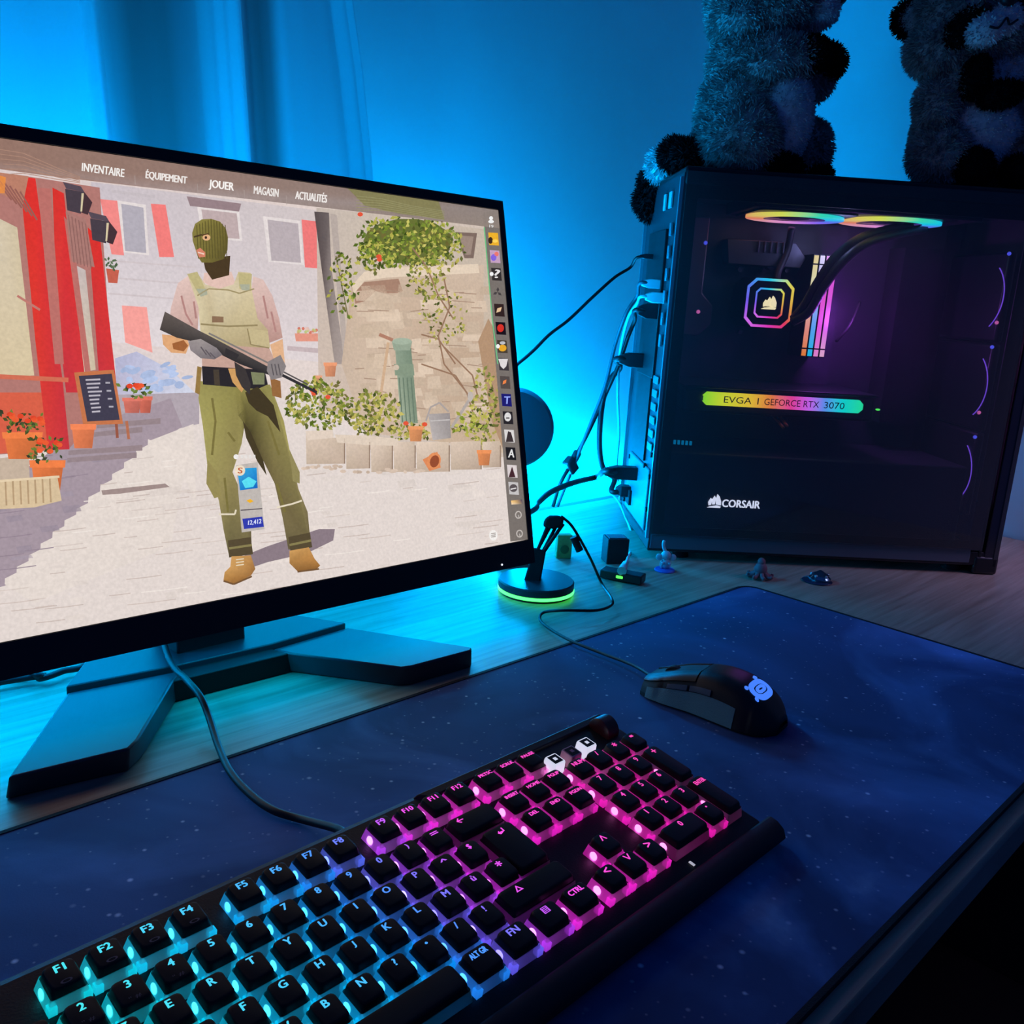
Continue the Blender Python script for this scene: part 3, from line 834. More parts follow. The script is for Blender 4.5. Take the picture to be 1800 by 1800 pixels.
_nt.links.new(_tc.outputs['Object'], _n.inputs['Vector']); _nt.links.new(_n.outputs['Fac'], _mr.inputs[0]); _nt.links.new(_mr.outputs[0], _b.inputs['Emission Strength'])
scr = PIC.build('screen', scm, MON)
# ------------------------------------------------------------------ desk mat with a printed night sky
def mat_print():
    m = bpy.data.materials.new('desk_mat_print'); m.use_nodes = True
    nt = m.node_tree; b = nt.nodes['Principled BSDF']; L = nt.links.new
    tc = nt.nodes.new('ShaderNodeTexCoord')
    def noise(scale, det, dist=0.0, off=(0, 0, 0)):
        mp = nt.nodes.new('ShaderNodeMapping'); mp.inputs['Location'].default_value = off
        n = nt.nodes.new('ShaderNodeTexNoise'); n.inputs['Scale'].default_value = scale; n.inputs['Detail'].default_value = det; n.inputs['Distortion'].default_value = dist
        L(tc.outputs['Object'], mp.inputs['Vector']); L(mp.outputs['Vector'], n.inputs['Vector'])
        return n.outputs['Fac']
    def ramp(src, stops):
        rp = nt.nodes.new('ShaderNodeValToRGB')
        e = rp.color_ramp.elements
        e[0].position, e[0].color = stops[0][0], (*stops[0][1], 1)
        e[1].position, e[1].color = stops[-1][0], (*stops[-1][1], 1)
        for p, c in stops[1:-1]:
            q = e.new(p); q.color = (*c, 1)
        L(src, rp.inputs['Fac'])
        return rp.outputs['Color']
    def mix(mode, a, b_, fac=1.0):
        x = nt.nodes.new('ShaderNodeMix'); x.data_type = 'RGBA'; x.blend_type = mode; x.inputs[0].default_value = fac
        L(a, x.inputs[6]); L(b_, x.inputs[7]); return x.outputs[2]
    base = ramp(noise(3.2, 5, 0.8), [(0.32, S(46, 64, 104)), (0.55, S(62, 88, 138)), (0.75, S(96, 132, 196))])
    neb = ramp(noise(5.0, 9, 1.0, (3, 1, 0)), [(0.52, (0, 0, 0)), (0.66, (0.05, 0.10, 0.20)), (0.80, (0.24, 0.36, 0.5))])
    col = mix('ADD', base, neb)
    for sc, th, br, off in ((70, 0.055, 0.55, 0), (150, 0.07, 0.3, 4), (34, 0.035, 0.8, 9)):
        mp = nt.nodes.new('ShaderNodeMapping'); mp.inputs['Location'].default_value = (off, off * .7, 0)
        v = nt.nodes.new('ShaderNodeTexVoronoi'); v.inputs['Scale'].default_value = sc; v.voronoi_dimensions = '2D'
        L(tc.outputs['Object'], mp.inputs['Vector']); L(mp.outputs['Vector'], v.inputs['Vector'])
        spot = ramp(v.outputs['Distance'], [(0.0, (br, br, br)), (th, (br * .6,) * 3), (th * 2.0, (0, 0, 0))])
        gate = ramp(v.outputs['Color'], [(0.74, (0, 0, 0)), (0.86, (1, 1, 1))])
        col = mix('ADD', col, mix('MULTIPLY', spot, gate))
    L(col, b.inputs['Base Color'])
    b.inputs['Roughness'].default_value = 0.8
    b.inputs['Specular IOR Level'].default_value = 0.3
    n2 = nt.nodes.new('ShaderNodeTexNoise'); n2.inputs['Scale'].default_value = 900
    bp = nt.nodes.new('ShaderNodeBump'); bp.inputs['Strength'].default_value = 0.2; bp.inputs['Distance'].default_value = 0.0006
    L(tc.outputs['Object'], n2.inputs['Vector']); L(n2.outputs['Fac'], bp.inputs['Height']); L(bp.outputs['Normal'], b.inputs['Normal'])
    return m
def rrect(x0, x1, y0, y1, rad, n=8):
    P = []
    for cx, cy, a0 in ((x1 - rad, y1 - rad, 0), (x0 + rad, y1 - rad, pi / 2), (x0 + rad, y0 + rad, pi), (x1 - rad, y0 + rad, 1.5 * pi)):
        for k in range(n + 1):
            a = a0 + pi / 2 * k / n
            P.append((cx + rad * cos(a), cy + rad * sin(a)))
    return P
t = thing('desk_mat', 'wide dark blue desk mat printed with a starry sky under the keyboard', 'desk mat', (0.526, 0.352, DT))
ang = 0.0
X0, X1, Y0, Y1 = 0.076 - 0.526, 0.9757 - 0.526, 0.152 - 0.352, 0.5517 - 0.352
mb = MB(); P = rrect(X0 + .002, X1 - .002, Y0 + .002, Y1 - .002, 0.018)
mb.rings([[Vector((x, y, z)) for x, y in P] for z in (0.0002, -DT)])
mb.build('mat_cloth', mat_print(), t)
mb = MB(); Pa = rrect(X0, X1, Y0, Y1, 0.02); Pb = rrect(X0 + .0035, X1 - .0035, Y0 + .0035, Y1 - .0035, 0.0165)
mb.rings([[Vector((x, y, 0.0)) for x, y in Pa], [Vector((x, y, 0.0028)) for x, y in Pa], [Vector((x * .9995, y * .9995, 0.0036)) for x, y in Pa], [Vector((x, y, 0.0036)) for x, y in Pb], [Vector((x, y, 0.0)) for x, y in Pb]], False, False)
mb.build('stitched_edge', mat('stitching', S(14, 16, 28), 0.85, bump=0.5, bscale=1500), t)

# ------------------------------------------------------------------ keyboard
U = 0.01905
KT = radians(8.745)
KYAW = radians(0.93)
KB = thing('keyboard', 'black mechanical keyboard glowing cyan to pink on the starry mat', 'keyboard', (0.1953, 0.30025, 0.0), KYAW)
def KP(u, v, dz=0.0):           # key grid (u right, v towards the user, legend of H at 7.25, 3.25) -> keyboard frame
    x = (u - 7.25) * U
    yy = -(v - 3.25) * U
    return Vector((x, yy * cos(KT) - dz * sin(KT), 0.034 + yy * sin(KT) + dz * cos(KT)))
KROT = Matrix.Rotation(KT, 3, 'X')
PL = -0.0118                    # switch plate, below the key tops
mb = MB()
prof = [(-1.10, PL - 0.003), (-0.75, PL + 0.001), (6.35, PL + 0.001), (6.95, PL - 0.003)]
u0, u1 = -0.35, 22.85
for (ua, ub) in ((u0, u1),):
    sec = []
    for v, dz in prof:
        sec.append(KP(0, v, dz))
    top = [(p.y, p.z) for p in sec]
    bot = [(top[-1][0] + 0.001, 0.0035), (top[0][0], top[0][1] - 0.016)]
    loop = top + bot
    xa, xb = KP(ua, 0).x, KP(ub, 0).x
    mb.rings([[Vector((xa, y, z)) for y, z in loop], [Vector((xb, y, z)) for y, z in loop]])
KBODY = mat('keyboard_case', S(17, 17, 21), 0.55, bump=0.15, bscale=900)
mb.build('case', KBODY, KB, bevel=0.002)
mb = MB()
ua, ub = KP(-0.5, 0).x, KP(23.35, 0).x
y0_, y1_ = KP(0, 7.05).y, KP(0, 6.42).y
sec = [(y0_, .0030), (y0_ - .0006, .0075), (y0_ + .0012, .0125), (y0_ + .0050, .0150), (y1_ - .002, .0160), (y1_, .0150), (y1_, .0030)]
mb.rings([[Vector((ua + e, y, z if z < .004 else z - q)) for y, z in sec] for e, q in ((0, .003), (.003, 0))] + [[Vector((ub - e, y, z if z < .004 else z - q)) for y, z in sec] for e, q in ((.003, 0), (0, .003))])
mb.build('front_bar', mat('front_bar_black', S(24, 24, 28), 0.6), KB, smooth=True, autos=50)
# raised rear band with the controls on the right
mb = MB()
a, b = KP(13.6, -0.72, PL), KP(22.8, -0.30, PL)
mb.rings([[KP(13.4, -0.86, PL), KP(22.8, -0.86, PL), KP(22.8, -0.46, PL), KP(13.8, -0.46, PL)], [KP(13.6, -0.84, PL + .003), KP(22.75, -0.84, PL + .003), KP(22.75, -0.48, PL + .003), KP(13.9, -0.48, PL + .003)]])
mb.build('rear_band', KBODY, KB, bevel=0.001)
for u in (1.5, 21.5):
    mb = MB(); q = KP(u, -0.4, PL)
    mb.box((q.x, q.y, (q.z - 0.016) / 2), (0.03, 0.012, q.z - 0.014)); mb.build('foot', MATTE, KB)
mb = MB()
mb.rings([[KP(18.86, 6.18, PL + .0012), KP(18.94, 6.18, PL + .0012), KP(18.94, 6.38, PL + .0012), KP(18.86, 6.38, PL + .0012)], [KP(18.86, 6.18, PL + .0018), KP(18.94, 6.18, PL + .0018), KP(18.94, 6.38, PL + .0018), KP(18.86, 6.38, PL + .0018)]])
mb.build('front_mark', mat('white_mark', (0.7, 0.7, 0.75), 0.5, emit=(0.8, 0.8, 0.9), strength=0.5), KB)

CAPM = mat('keycap_black', S(15, 15, 18), 0.55, spec=0.35)
def skirt_mat(nm, es):
    m = bpy.data.materials.new(nm); m.use_nodes = True
    nt = m.node_tree; nt.nodes.clear(); L = nt.links.new
    out = nt.nodes.new('ShaderNodeOutputMaterial')
    oi = nt.nodes.new('ShaderNodeObjectInfo')
    em = nt.nodes.new('ShaderNodeEmission'); em.inputs['Strength'].default_value = es
    tr = nt.nodes.new('ShaderNodeBsdfTranslucent'); tr.inputs[0].default_value = (0.85, 0.85, 0.9, 1)
    gl = nt.nodes.new('ShaderNodeBsdfGlossy'); gl.inputs['Roughness'].default_value = 0.15
    tp = nt.nodes.new('ShaderNodeBsdfTransparent')
    m1 = nt.nodes.new('ShaderNodeMixShader'); m1.inputs[0].default_value = 0.3
    m2 = nt.nodes.new('ShaderNodeMixShader')
    fr = nt.nodes.new('ShaderNodeFresnel'); fr.inputs[0].default_value = 1.45
    ad = nt.nodes.new('ShaderNodeAddShader')
    L(oi.outputs['Color'], em.inputs['Color'])
    L(tr.outputs[0], m1.inputs[1]); L(tp.outputs[0], m1.inputs[2])
    L(fr.outputs[0], m2.inputs[0]); L(m1.outputs[0], m2.inputs[1]); L(gl.outputs[0], m2.inputs[2])
    L(m2.outputs[0], ad.inputs[0]); L(em.outputs[0], ad.inputs[1]); L(ad.outputs[0], out.inputs['Surface'])
    return m
SKIRT = [skirt_mat('clear_skirt', 0.045), skirt_mat('clear_skirt_lit', 0.26), skirt_mat('clear_post_lit', 0.34)]  # LED light showing through the plastic, put in as emission per face
LEGM = mat('legend_glow', (0.02, 0.02, 0.02), 0.5, objcol=True, strength=1.1)
LEDM = mat('switch_led', (0.02, 0.02, 0.02), 0.4, objcol=True, strength=3.2)
DIMM = mat('legend_dim', S(120, 110, 118), 0.6)
STOPS = [(0.0, (0.0, 0.80, 0.70)), (3.0, (0.0, 0.74, 0.88)), (5.0, (0.0, 0.60, 1.0)), (6.5, (0.0, 0.48, 1.0)), (8.6, (0.0, 0.30, 1.0)), (9.7, (0.03, 0.20, 1.0)), (10.6, (0.20, 0.08, 1.0)),
         (11.6, (0.55, 0.04, 0.95)), (12.8, (0.95, 0.02, 0.80)), (15.5, (1.0, 0.01, 0.62)), (19.0, (1.0, 0.008, 0.50)), (23.0, (1.0, 0.006, 0.38))]
def glow(u, v):
    t_ = u - 0.30 * v
    if u > 15.2: t_ = max(t_, 14.5)
    for (a, ca), (b, cb) in zip(STOPS, STOPS[1:]):
        if t_ <= b:
            s = max(0, (t_ - a) / (b - a))
            return tuple(ca[i] + (cb[i] - ca[i]) * s for i in range(3))
    return STOPS[-1][1]
CAPS = {}
def keymesh(w, h):
    """cap top and clear skirt outlines for a key w x h units, centred; built once per size"""
    if (w, h) in CAPS: return CAPS[(w, h)]
    W, H = w * U, h * U
    def ring(gx, gy, z, rad, oy=0.0):
        return [Vector((x, y + oy, z)) for x, y in rrect(-W / 2 + gx, W / 2 - gx, -H / 2 + gy, H / 2 - gy, rad, 3)]
    cap = MB()
    cap.rings([ring(.0025, .0020, -.0042, .0016), ring(.0028, .0022, -.0034, .0018, .0002), ring(.0031, .0024, -.0010, .0022, .0004), ring(.0034, .0028, -.0002, .0024, .0005), ring(.0042, .0036, .0, .0022, .0005)])
    sk = MB()
    a, b = ring(.0004, .0005, -.0112, .0010), ring(.0020, .0018, -.0038, .0012)
    mid = ring(.0006, .0007, -.0100, .0010)
    n = len(a)
    for r0, r1 in ((a, mid), (mid, b)):
        for i in range(n):
            j = (i + 1) % n
            c = (r0[i] + r0[j]) / 2
            sk.m = 1 if c.x < -W / 2 + .0026 and c.y > -H / 2 + .0035 else 0
            sk.add([r0[i], r0[j], r1[j], r1[i]], [(0, 1, 2, 3)])
    if w < 1.3 and h < 1.3:
        for sx in (-1, 1):           # corner posts of the clear housing, LED light put in as emission
            sk.m = 2
            sk.box((sx * (W / 2 - .0023), -H / 2 + .0020, -.0088), (.0036, .0036, .0046))
    sk.m = 0
    CAPS[(w, h)] = (cap, sk)
    return CAPS[(w, h)]
CAPDATA = {}
def place(mb, name, m, key, parent):
    k = (name, key)
    if k not in CAPDATA:
        o = mb.build(name, m, parent, smooth=True, autos=50)
        CAPDATA[k] = o.data
    else:
        o = bpy.data.objects.new(name, CAPDATA[k]); COL.objects.link(o); o.parent = parent
    return o
def key(u, v, s, w=1.0, h=1.0, dim=None, led=True, su=None, hh=0.0040, skirt=True):
    """u, v: the key's legend position; the cap is centred a little below it"""
    vc = v + 0.20
    px = [project(KB_W(KP(u + a * w / 2, vc + b * h / 2, -0.004))) for a in (-1, 1) for b in (-1, 1)]
    if max(p[0] for p in px) < -10 or min(p[1] for p in px) > 1812:
        return
    cap, sk = keymesh(w, h)
    c = place(cap, 'key_cap', CAPM, (w, h), KB)
    c.location = KP(u, vc)
    c.rotation_euler = (KT, 0, 0)
    col = glow(u, v)
    bright = 1.0
    if skirt:
        k_ = place(sk, 'skirt', SKIRT, (w, h), c)
        k_.color = (*[x * bright * (1.0 if w * h < 1.2 else 0.12) for x in col], 1)
    if s:
        mb = MB(); _, _, tw, th = TX(s)
        hgt = hh * (1.0 if len(s) < 3 else 0.85)
        wid = min(hgt * tw / max(th, 1e-3) * 1.05, 0.0105) if len(s) > 1 else min(hgt * tw / max(th, .35), 0.0048)
        if s in ('-', '.', '=', '^'): hgt *= 0.45 if s != '.' else 0.3
        if s == '.': wid = 0.0012
        x0 = -wid / 2 + (su or 0.0)
        y0 = 0.0038 - hgt / 2 if h == 1.0 else h * U / 2 - 0.0085
        for ox, oy, oz in ((0, 0, .00012), (.00022, 0, .00013), (-.00022, 0, .00014), (0, .0002, .00015)):
            mb.text(s, lambda x, y: Vector((x0 + x + ox, y0 + y + oy, oz)), wid, hgt)
        l = mb.build('legend', LEGM, c)
        l.color = (*[min(1.0, x * 0.9 + 0.06) for x in col], 1)
    if dim:
        mb = MB(); mb.text(dim, lambda x, y: Vector((-0.0025 + x, -0.0052 + y, 0.00012)), 0.005, 0.0022)
        mb.build('small_legend', DIMM, c)
    if led and skirt:
        mb = MB(); lx = -w * U / 2 + 0.0011
        mb.ball((lx + .0002, 0.0016, -0.0078), (0.0009, 0.0026, 0.0026), nu=12, nv=8)
        e = mb.build('led', LEDM, c)
        hot = 0.16 if 10.3 < u - .3 * v or u > 15.2 else 0.04
        e.color = (*[min(1.0, x + hot) for x in col], 1)
_kw = Matrix.Translation((0.1953, 0.30025, 0.0)) @ Matrix.Rotation(KYAW, 4, 'Z')
def KB_W(p): return _kw @ p
for i, n in enumerate(['F1', 'F2', 'F3', 'F4', 'F5', 'F6', 'F7', 'F8', 'F9', 'F10', 'F11', 'F12']):
    key(2.5 + i + 0.5 * (i // 4), 0, n, dim='o' if i < 4 else None)
for i, n in enumerate(['1', '2', '3', '4', '5', '6', '7', '8', '9', '0', ')', '=']):
    key(1.5 + i, 1.25, n, dim='" #' if i < 4 else None)
key(14.0, 1.25, '←', w=2.0, led=False, su=-0.009)
for i, n in enumerate('AZERTYUIOP^$'):
    key(2.0 + i, 2.25, n)
for i, n in enumerate('QSDFGHJKLMù*'):
    key(2.25 + i, 3.25, n)
key(14.25, 2.75, '↵', w=1.45, h=2.0, led=False)
for i, n in enumerate('WXCVBN?./!'):
    key(2.75 + i, 4.25, n)
key(13.625, 4.25, '△', w=2.75, led=False, su=-0.011)
key(6.875, 5.25, None, w=6.25, led=False)
for u, n in ((10.625, 'ALT GR'), (11.875, 'FN'), (13.125, '▤'), (14.375, 'CTRL')):
    key(u, 5.25, n, w=1.18)
for i, (a, b, c) in enumerate((('PRTSC', 'INSERT', 'DEL'), ('SCRLK', 'HOME', 'END'), ('PAUSE', 'PGUP', 'PGDN'))):
    key(15.75 + i, 0, a, hh=.003); key(15.75 + i, 1.25, b, hh=.003); key(15.75 + i, 2.25, c, hh=.003)
key(16.75, 4.25, '∧'); key(15.75, 5.25, '<'); key(16.75, 5.25, '∨'); key(17.75, 5.25, '>')
for i, row in enumerate((('NUM', '/', '*', '-'), ('7', '8', '9'), ('4', '5', '6'), ('1', '2', '3'))):
    for j, n in enumerate(row):
        key(19 + j, 1.25 + i, n)
key(22, 2.75, '+', h=2.0); key(22, 4.75, 'ENTER', h=2.0)
key(19.5, 5.25, '0', w=2.0); key(21, 5.25, '.')
# media keys: small white square caps, the middle one unlit
WK = mat('media_key_lit', (0.8, 0.8, 0.85), 0.4, emit=(0.80, 0.84, 1.0), strength=0.75)
WD = mat('media_key_unlit', S(205, 140, 160), 0.45)
for u, v, lit in ((18.50, 0.64, 1), (19.38, 0.64, 0), (20.26, 0.58, 1)):
    mb = MB(); c = KP(u, v, -0.0035)
    def mr(g, z, rad): return [c + KROT @ Vector((x, y, z)) for x, y in rrect(-.0056 + g, .0056 - g, -.0056 + g, .0056 - g, rad, 3)]
    mb.rings([mr(0, -0.0085, .0010), mr(0.0004, 0.0015, .0010), mr(0.0007, 0.0024, .0010), mr(0.0010, 0.0025, .0009)])
    mk = mb.build('media_key', WK if lit else WD, KB, smooth=True, autos=40)
    mk['label'] = 'white lit media key' if lit else 'dim pinkish media key'
    mb = MB()
    def sq(a, z): return [c + KROT @ Vector((x, y, z)) for x, y in ((-a, -a), (a, -a), (a, a), (-a, a))]
    mb.rings([sq(.0039, .00255), sq(.0039, .0027)]); mb.build('icon', MATTE, mk)
    mb = MB(); mb.rings([sq(.0013, .0027), sq(.0013, .0029)]); mb.build('icon_centre', WK if lit else WD, mk)
# volume roller
mb = MB(); c = KP(22.1, -0.05, PL + 0.002)
mb.lathe([(0.0085, -0.0065), (0.0098, -0.0055), (0.0098, 0.0055), (0.0085, 0.0065)], c, (1, 0, 0), 36)
mb.build('volume_roller', mat('roller_red_black', S(60, 16, 22), 0.35), KB, smooth=True, autos=40)
for k in range(24):
    pass

# ------------------------------------------------------------------ cable from behind the monitor to the keyboard
mb = MB()
kc = [at_z(606, 1466, 0.020), at_z(590, 1456, 0.012), at_z(530, 1440, 0.004), at_z(480, 1424, 0.004), at_z(440, 1396, 0.004), at_z(405, 1357, 0.004), at_z(384, 1312, 0.004), at_z(368, 1262, 0.012), at_z(352, 1224, 0.022), at_z(326, 1193, 0.0265), at_z(300, 1164, 0.0265), Vector((0.322, 0.790, 0.03)), Vector((0.30, 0.88, 0.015)), Vector((0.27, 0.95, 0.01))]
mb.tube(kc, 0.0026, 10)
o = mb.build('keyboard_cable', CABLE, smooth=True, origin=kc[3])
tag(o, 'black cable running from under the monitor to the keyboard', 'cable')
# ------------------------------------------------------------------ mouse
MA = radians(8.0)
MLOC = Vector((0.6385, 0.376, 0.0))
MS = thing('computer_mouse', 'black computer mouse with a glowing blue round logo', 'mouse', MLOC, MA)
ML = 0.0605
def mw(t):      # half width along the length, t = 0 nose .. 1 tail
    k = [(0, .0235), (.06, .0275), (.2, .0298), (.4, .0282), (.6, .0300), (.78, .0318), (.9, .0285), (.97, .0200), (1, .0100)]
    for (a, b), (c, d_) in zip(k, k[1:]):
        if t <= c:
            s = (t - a) / (c - a); s = s * s * (3 - 2 * s) if a > .7 else s
            return b + (d_ - b) * s
    return k[-1][1]
def mh(t):
    k = [(0, .0150), (.08, .0195), (.25, .0285), (.45, .0360), (.58, .0378), (.72, .0355), (.85, .0280), (.94, .0190), (1, .0080)]
    for (a, b), (c, d_) in zip(k, k[1:]):
        if t <= c:
            s = (t - a) / (c - a)
            return b + (d_ - b) * s
    return k[-1][1]
def smooth_f(f, t, e=.04):
    return sum(f(max(0, min(1, t + e * q))) for q in (-1, -.5, 0, .5, 1)) / 5
def mp_(t, th, off=0.0):
    """shell point: th 0 = right foot, pi = left foot"""
    W, H_ = smooth_f(mw, t, .03) + off, smooth_f(mh, t) + off
    c, s = cos(th), sin(th)
    x = W * (abs(c) ** 0.62) * (1 if c > 0 else -1)
    z = 0.0012 + (H_ - 0.0012) * (abs(s) ** 0.80)
    pinch = 0.0032 * sin(pi * min(1, max(0, z / H_))) * (1 if .15 < t < .85 else .4)
    x -= pinch * (1 if x > 0 else -1)
    # the far end closes
    y = ML - 2 * ML * t
    return Vector((x, y, z))
def patch(mb, t0, t1, a0, a1, off, nt_=24, na=20, thick=0.0012):
    def ring(o):
        return [[mp_(t0 + (t1 - t0) * i / nt_, a0 + (a1 - a0) * j / na, o) for j in range(na + 1)] for i in range(nt_ + 1)]
    A, B = ring(off), ring(off - thick)
    rows = [A[i] + list(reversed(B[i])) for i in range(nt_ + 1)]
    mb.rings(rows, True, True)
MSH = mat('mouse_shell', S(20, 20, 24), 0.42, spec=0.45)
MGR = mat('mouse_side_grip', S(98, 138, 142), 0.75, bump=0.6, bscale=1200)
mb = MB(); patch(mb, 0.0, 1.0, 0.0, pi, -0.0010, 48, 36, 0.001)
base = [mp_(i / 40, 0, -0.001) for i in range(41)] + [mp_(1 - i / 40, pi, -0.001) for i in range(41)]
mb.rings([[Vector((p.x, p.y, 0.0004)) for p in base], [Vector((p.x, p.y, 0.004)) for p in base]])
mb.build('body', MATTE, MS, smooth=True, autos=50)
A1 = 0.22 * pi
mb = MB(); patch(mb, 0.42, 0.995, 0.02, pi - 0.02 - 0.0, 0.0003, 36, 36, .0012)
mb.build('palm_shell', MSH, MS, smooth=True, autos=50)
for nm, a0, a1 in (('right_button', 0.27 * pi, 0.44 * pi), ('left_button', 0.56 * pi, 0.735 * pi)):
    mb = MB(); patch(mb, 0.0, 0.408, a0, a1, 0.0004); mb.build(nm, MSH, MS, smooth=True, autos=50)
mb = MB(); patch(mb, 0.0, 0.408, 0.455 * pi, 0.545 * pi, -0.0004); mb.build('middle_strip', MATTE, MS, smooth=True, autos=50)
mb = MB(); wc = mp_(0.17, pi / 2, -0.0075); mb.lathe([(.0088, -.0034), (.0096, -.0026), (.0096, .0026), (.0088, .0034)], wc, (1, 0, 0), 28); mb.build('scroll_wheel', MATTE, MS, smooth=True, autos=40)
mb = MB(); patch(mb, 0.06, 0.74, 0.855 * pi, 0.995 * pi, 0.0009, 30, 10); mb.build('side_grip', MGR, MS, smooth=True, autos=50)
mb = MB(); patch(mb, 0.08, 0.42, 0.012, 0.135 * pi, 0.0009, 20, 10); mb.build('side_grip', MGR, MS, smooth=True, autos=50)
mb = MB(); patch(mb, 0.18, 0.585, 0.775 * pi, 0.865 * pi, 0.0002, 20, 6); mb.build('button_recess', MATTE, MS, smooth=True, autos=50)
for t0, t1 in ((0.215, 0.365), (0.385, 0.545)):
    mb = MB(); patch(mb, t0, t1, 0.795 * pi, 0.850 * pi, 0.0018, 12, 5, .002); mb.build('side_button', mat('side_button_gloss', S(90, 100, 108), 0.18), MS, smooth=True, autos=40)
# glowing logo on the palm: ring, pupil and three knobs
LG = mat('mouse_logo_glow', (0.02, 0.02, 0.05), 0.4, emit=(0.06, 0.22, 1.0), strength=1.0)
ctr_t, ctr_a = 0.815, 0.50 * pi
def lgp(x, y, o=0.0009):        # flat logo coordinates wrapped over the shell
    t_ = ctr_t - y / (2 * ML) * 0.80
    W = smooth_f(mw, t_, .03)
    return mp_(t_, ctr_a - x / W * 1.0 * 0.9, o)
def lring(mb, r0, r1, cx=0, cy=0, n=36):
    mb.rings([[lgp(cx + rr * cos(2 * pi * i / n), cy + rr * sin(2 * pi * i / n), oo) for i in range(n)] for rr, oo in ((r0, .0004), (r0, .0010), (r1, .0010), (r1, .0004))], False, False)
mb = MB(); lring(mb, 0.0050, 0.0102)
lring(mb, 0.0010, 0.0037)
for a, dd in ((2.35, .0126), (1.2, .0126), (3.5, .0126)):
    lring(mb, 0.0001, 0.0022, dd * cos(a), dd * sin(a), 16)
mb.rings([[lgp(x, y, o) for x, y in ((-.0095, .0045), (-.0060, .0085), (-.0040, .0070), (-.0070, .0035))] for o in (.0004, .00095)])
mb.build('logo', LG, MS, smooth=True, autos=60)
# cable: nose -> desk -> loop -> cord holder
Tm = Matrix.Translation(MLOC) @ Matrix.Rotation(MA, 4, 'Z')
nose = Tm @ Vector((0, ML, 0.009))
cab = [nose, at_z(1112, 1169, 0.006), at_z(1060, 1149, 0.004), at_z(1003, 1126, 0.004), at_z(963, 1103, 0.002), at_z(949, 1088, 0.002), at_z(957, 1076, 0.006), at_z(992, 1073, 0.012), at_z(1048, 1073, 0.010), at_z(1074, 1064, 0.008), at_z(1075, 1052, 0.012)]
BC = Vector((0.738, 0.688, 0.0))      # cord holder base
BN = Vector((RW[2][0], RW[2][1], 0)).normalized()
def bpl(x, y, back=0.0):
    return on_plane(x, y, BC + BN * back, BN)
cab += [bpl(1058, 1026, 0.02), bpl(1038, 982, 0.01), bpl(1018, 945, 0.0), bpl(1003, 922, 0.0), bpl(986, 907, 0.0)]
TmI = Tm.inverted()
mb = MB(); mb.tube([TmI @ p for p in cab], 0.0016, 8)
mb.build('cable', CABLE, MS, smooth=True)
mb = MB(); p0, p1 = bpl(1008, 944), bpl(1019, 968); mb.cyl(TmI @ p0, TmI @ p1, 0.0045, n=10); mb.build('cable_clip', MATTE, MS, smooth=True, autos=40)

# ------------------------------------------------------------------ cord holder with a lit round base
BU = thing('mouse_cord_holder', 'round black cord holder with a green glowing ring at its foot', 'cord holder', (BC.x, BC.y, DT))
zb = -DT
mb = MB(); mb.lathe([(0.043, 0.0065), (0.0445, 0.0075), (0.0445, 0.0145), (0.043, 0.016), (0.02, 0.0165)], (0, 0, 0), (0, 0, 1), 64)
mb.build('base', mat('holder_black', S(40, 44, 50), 0.4), BU, smooth=True, autos=30)
mb = MB(); mb.lathe([(0.0435, 0.0030), (0.0450, 0.0035), (0.0450, 0.0058), (0.0435, 0.0065)], (0, 0, 0), (0, 0, 1), 64)
mb.build('light_ring', mat('ring_green', (0.02, 0.1, 0.02), 0.4, emit=(0.06, 1.0, 0.14), strength=3.0), BU, smooth=True, autos=40)
mb = MB(); mb.lathe([(0.041, 0.0), (0.0425, 0.001), (0.0425, 0.0030)], (0, 0, 0), (0, 0, 1), 48); mb.build('foot', MATTE, BU, smooth=True, autos=40)
lc = lambda p: p - Vector((BC.x, BC.y, DT))
bot0, bot1 = lc(bpl(922, 1028)), lc(bpl(948, 1028))
side = Vector((RW[0][0], RW[0][1], 0)).normalized()
mb = MB()
def blk(pts, th):
    mb.rings([[lc(bpl(x, y, b)) for x, y in pts] for b in (-th, th)])
blk([(918, 1032), (948, 1034), (960, 968), (938, 962)], 0.008)
mb.build('post', MATTE, BU, bevel=0.002)
for xa, ya, xb, yb, bk in ((942, 975, 963, 924, -.006), (950, 978, 978, 924, 0.004), (956, 970, 990, 921, -.004), (944, 968, 970, 920, .008)):
    mb = MB(); mb.cyl(lc(bpl(xa, ya, bk)), lc(bpl(xb, yb, bk)), 0.0021, n=10); mb.build('arm', MATTE, BU, smooth=True)
mb = MB(); blk([(954, 926), (957, 912), (966, 906), (984, 906), (992, 912), (988, 926), (972, 930)], 0.009)
mb.build('clamp', MATTE, BU, bevel=0.003)
# ------------------------------------------------------------------ computer tower
PB = Vector((0.96234, 0.69661, 0.0))
PYAW = radians(-41.738)
PC = thing('computer_tower', 'black glass sided computer tower glowing with rainbow lights', 'computer', (PB.x, PB.y, DT), PYAW)
_pm = Matrix.Translation((PB.x, PB.y, DT)) @ Matrix.Rotation(PYAW, 4, 'Z')
_pmi = _pm.inverted()
def pcw(a, b, z): return _pm @ Vector((a, b, z))
PU = Vector((cos(PYAW), sin(PYAW), 0)); PN = Vector((sin(PYAW), -cos(PYAW), 0))
def pcb(x, y, b=0.0):            # a point of the picture on the tower's plane at depth b, tower frame
    return _pmi @ on_plane(x, y, PB - PN * b, PN)
def pcr(x, y):                   # on the rear face
    return _pmi @ on_plane(x, y, PB, PU)
LEN, DEP, TOP = 0.490, 0.232, 0.503
STEEL = mat('case_steel', S(62, 66, 72), 0.45, 0.3)
CASE = mat('case_black', S(20, 21, 25), 0.4)
DARK = mat('case_inner', S(52, 52, 62), 0.5)
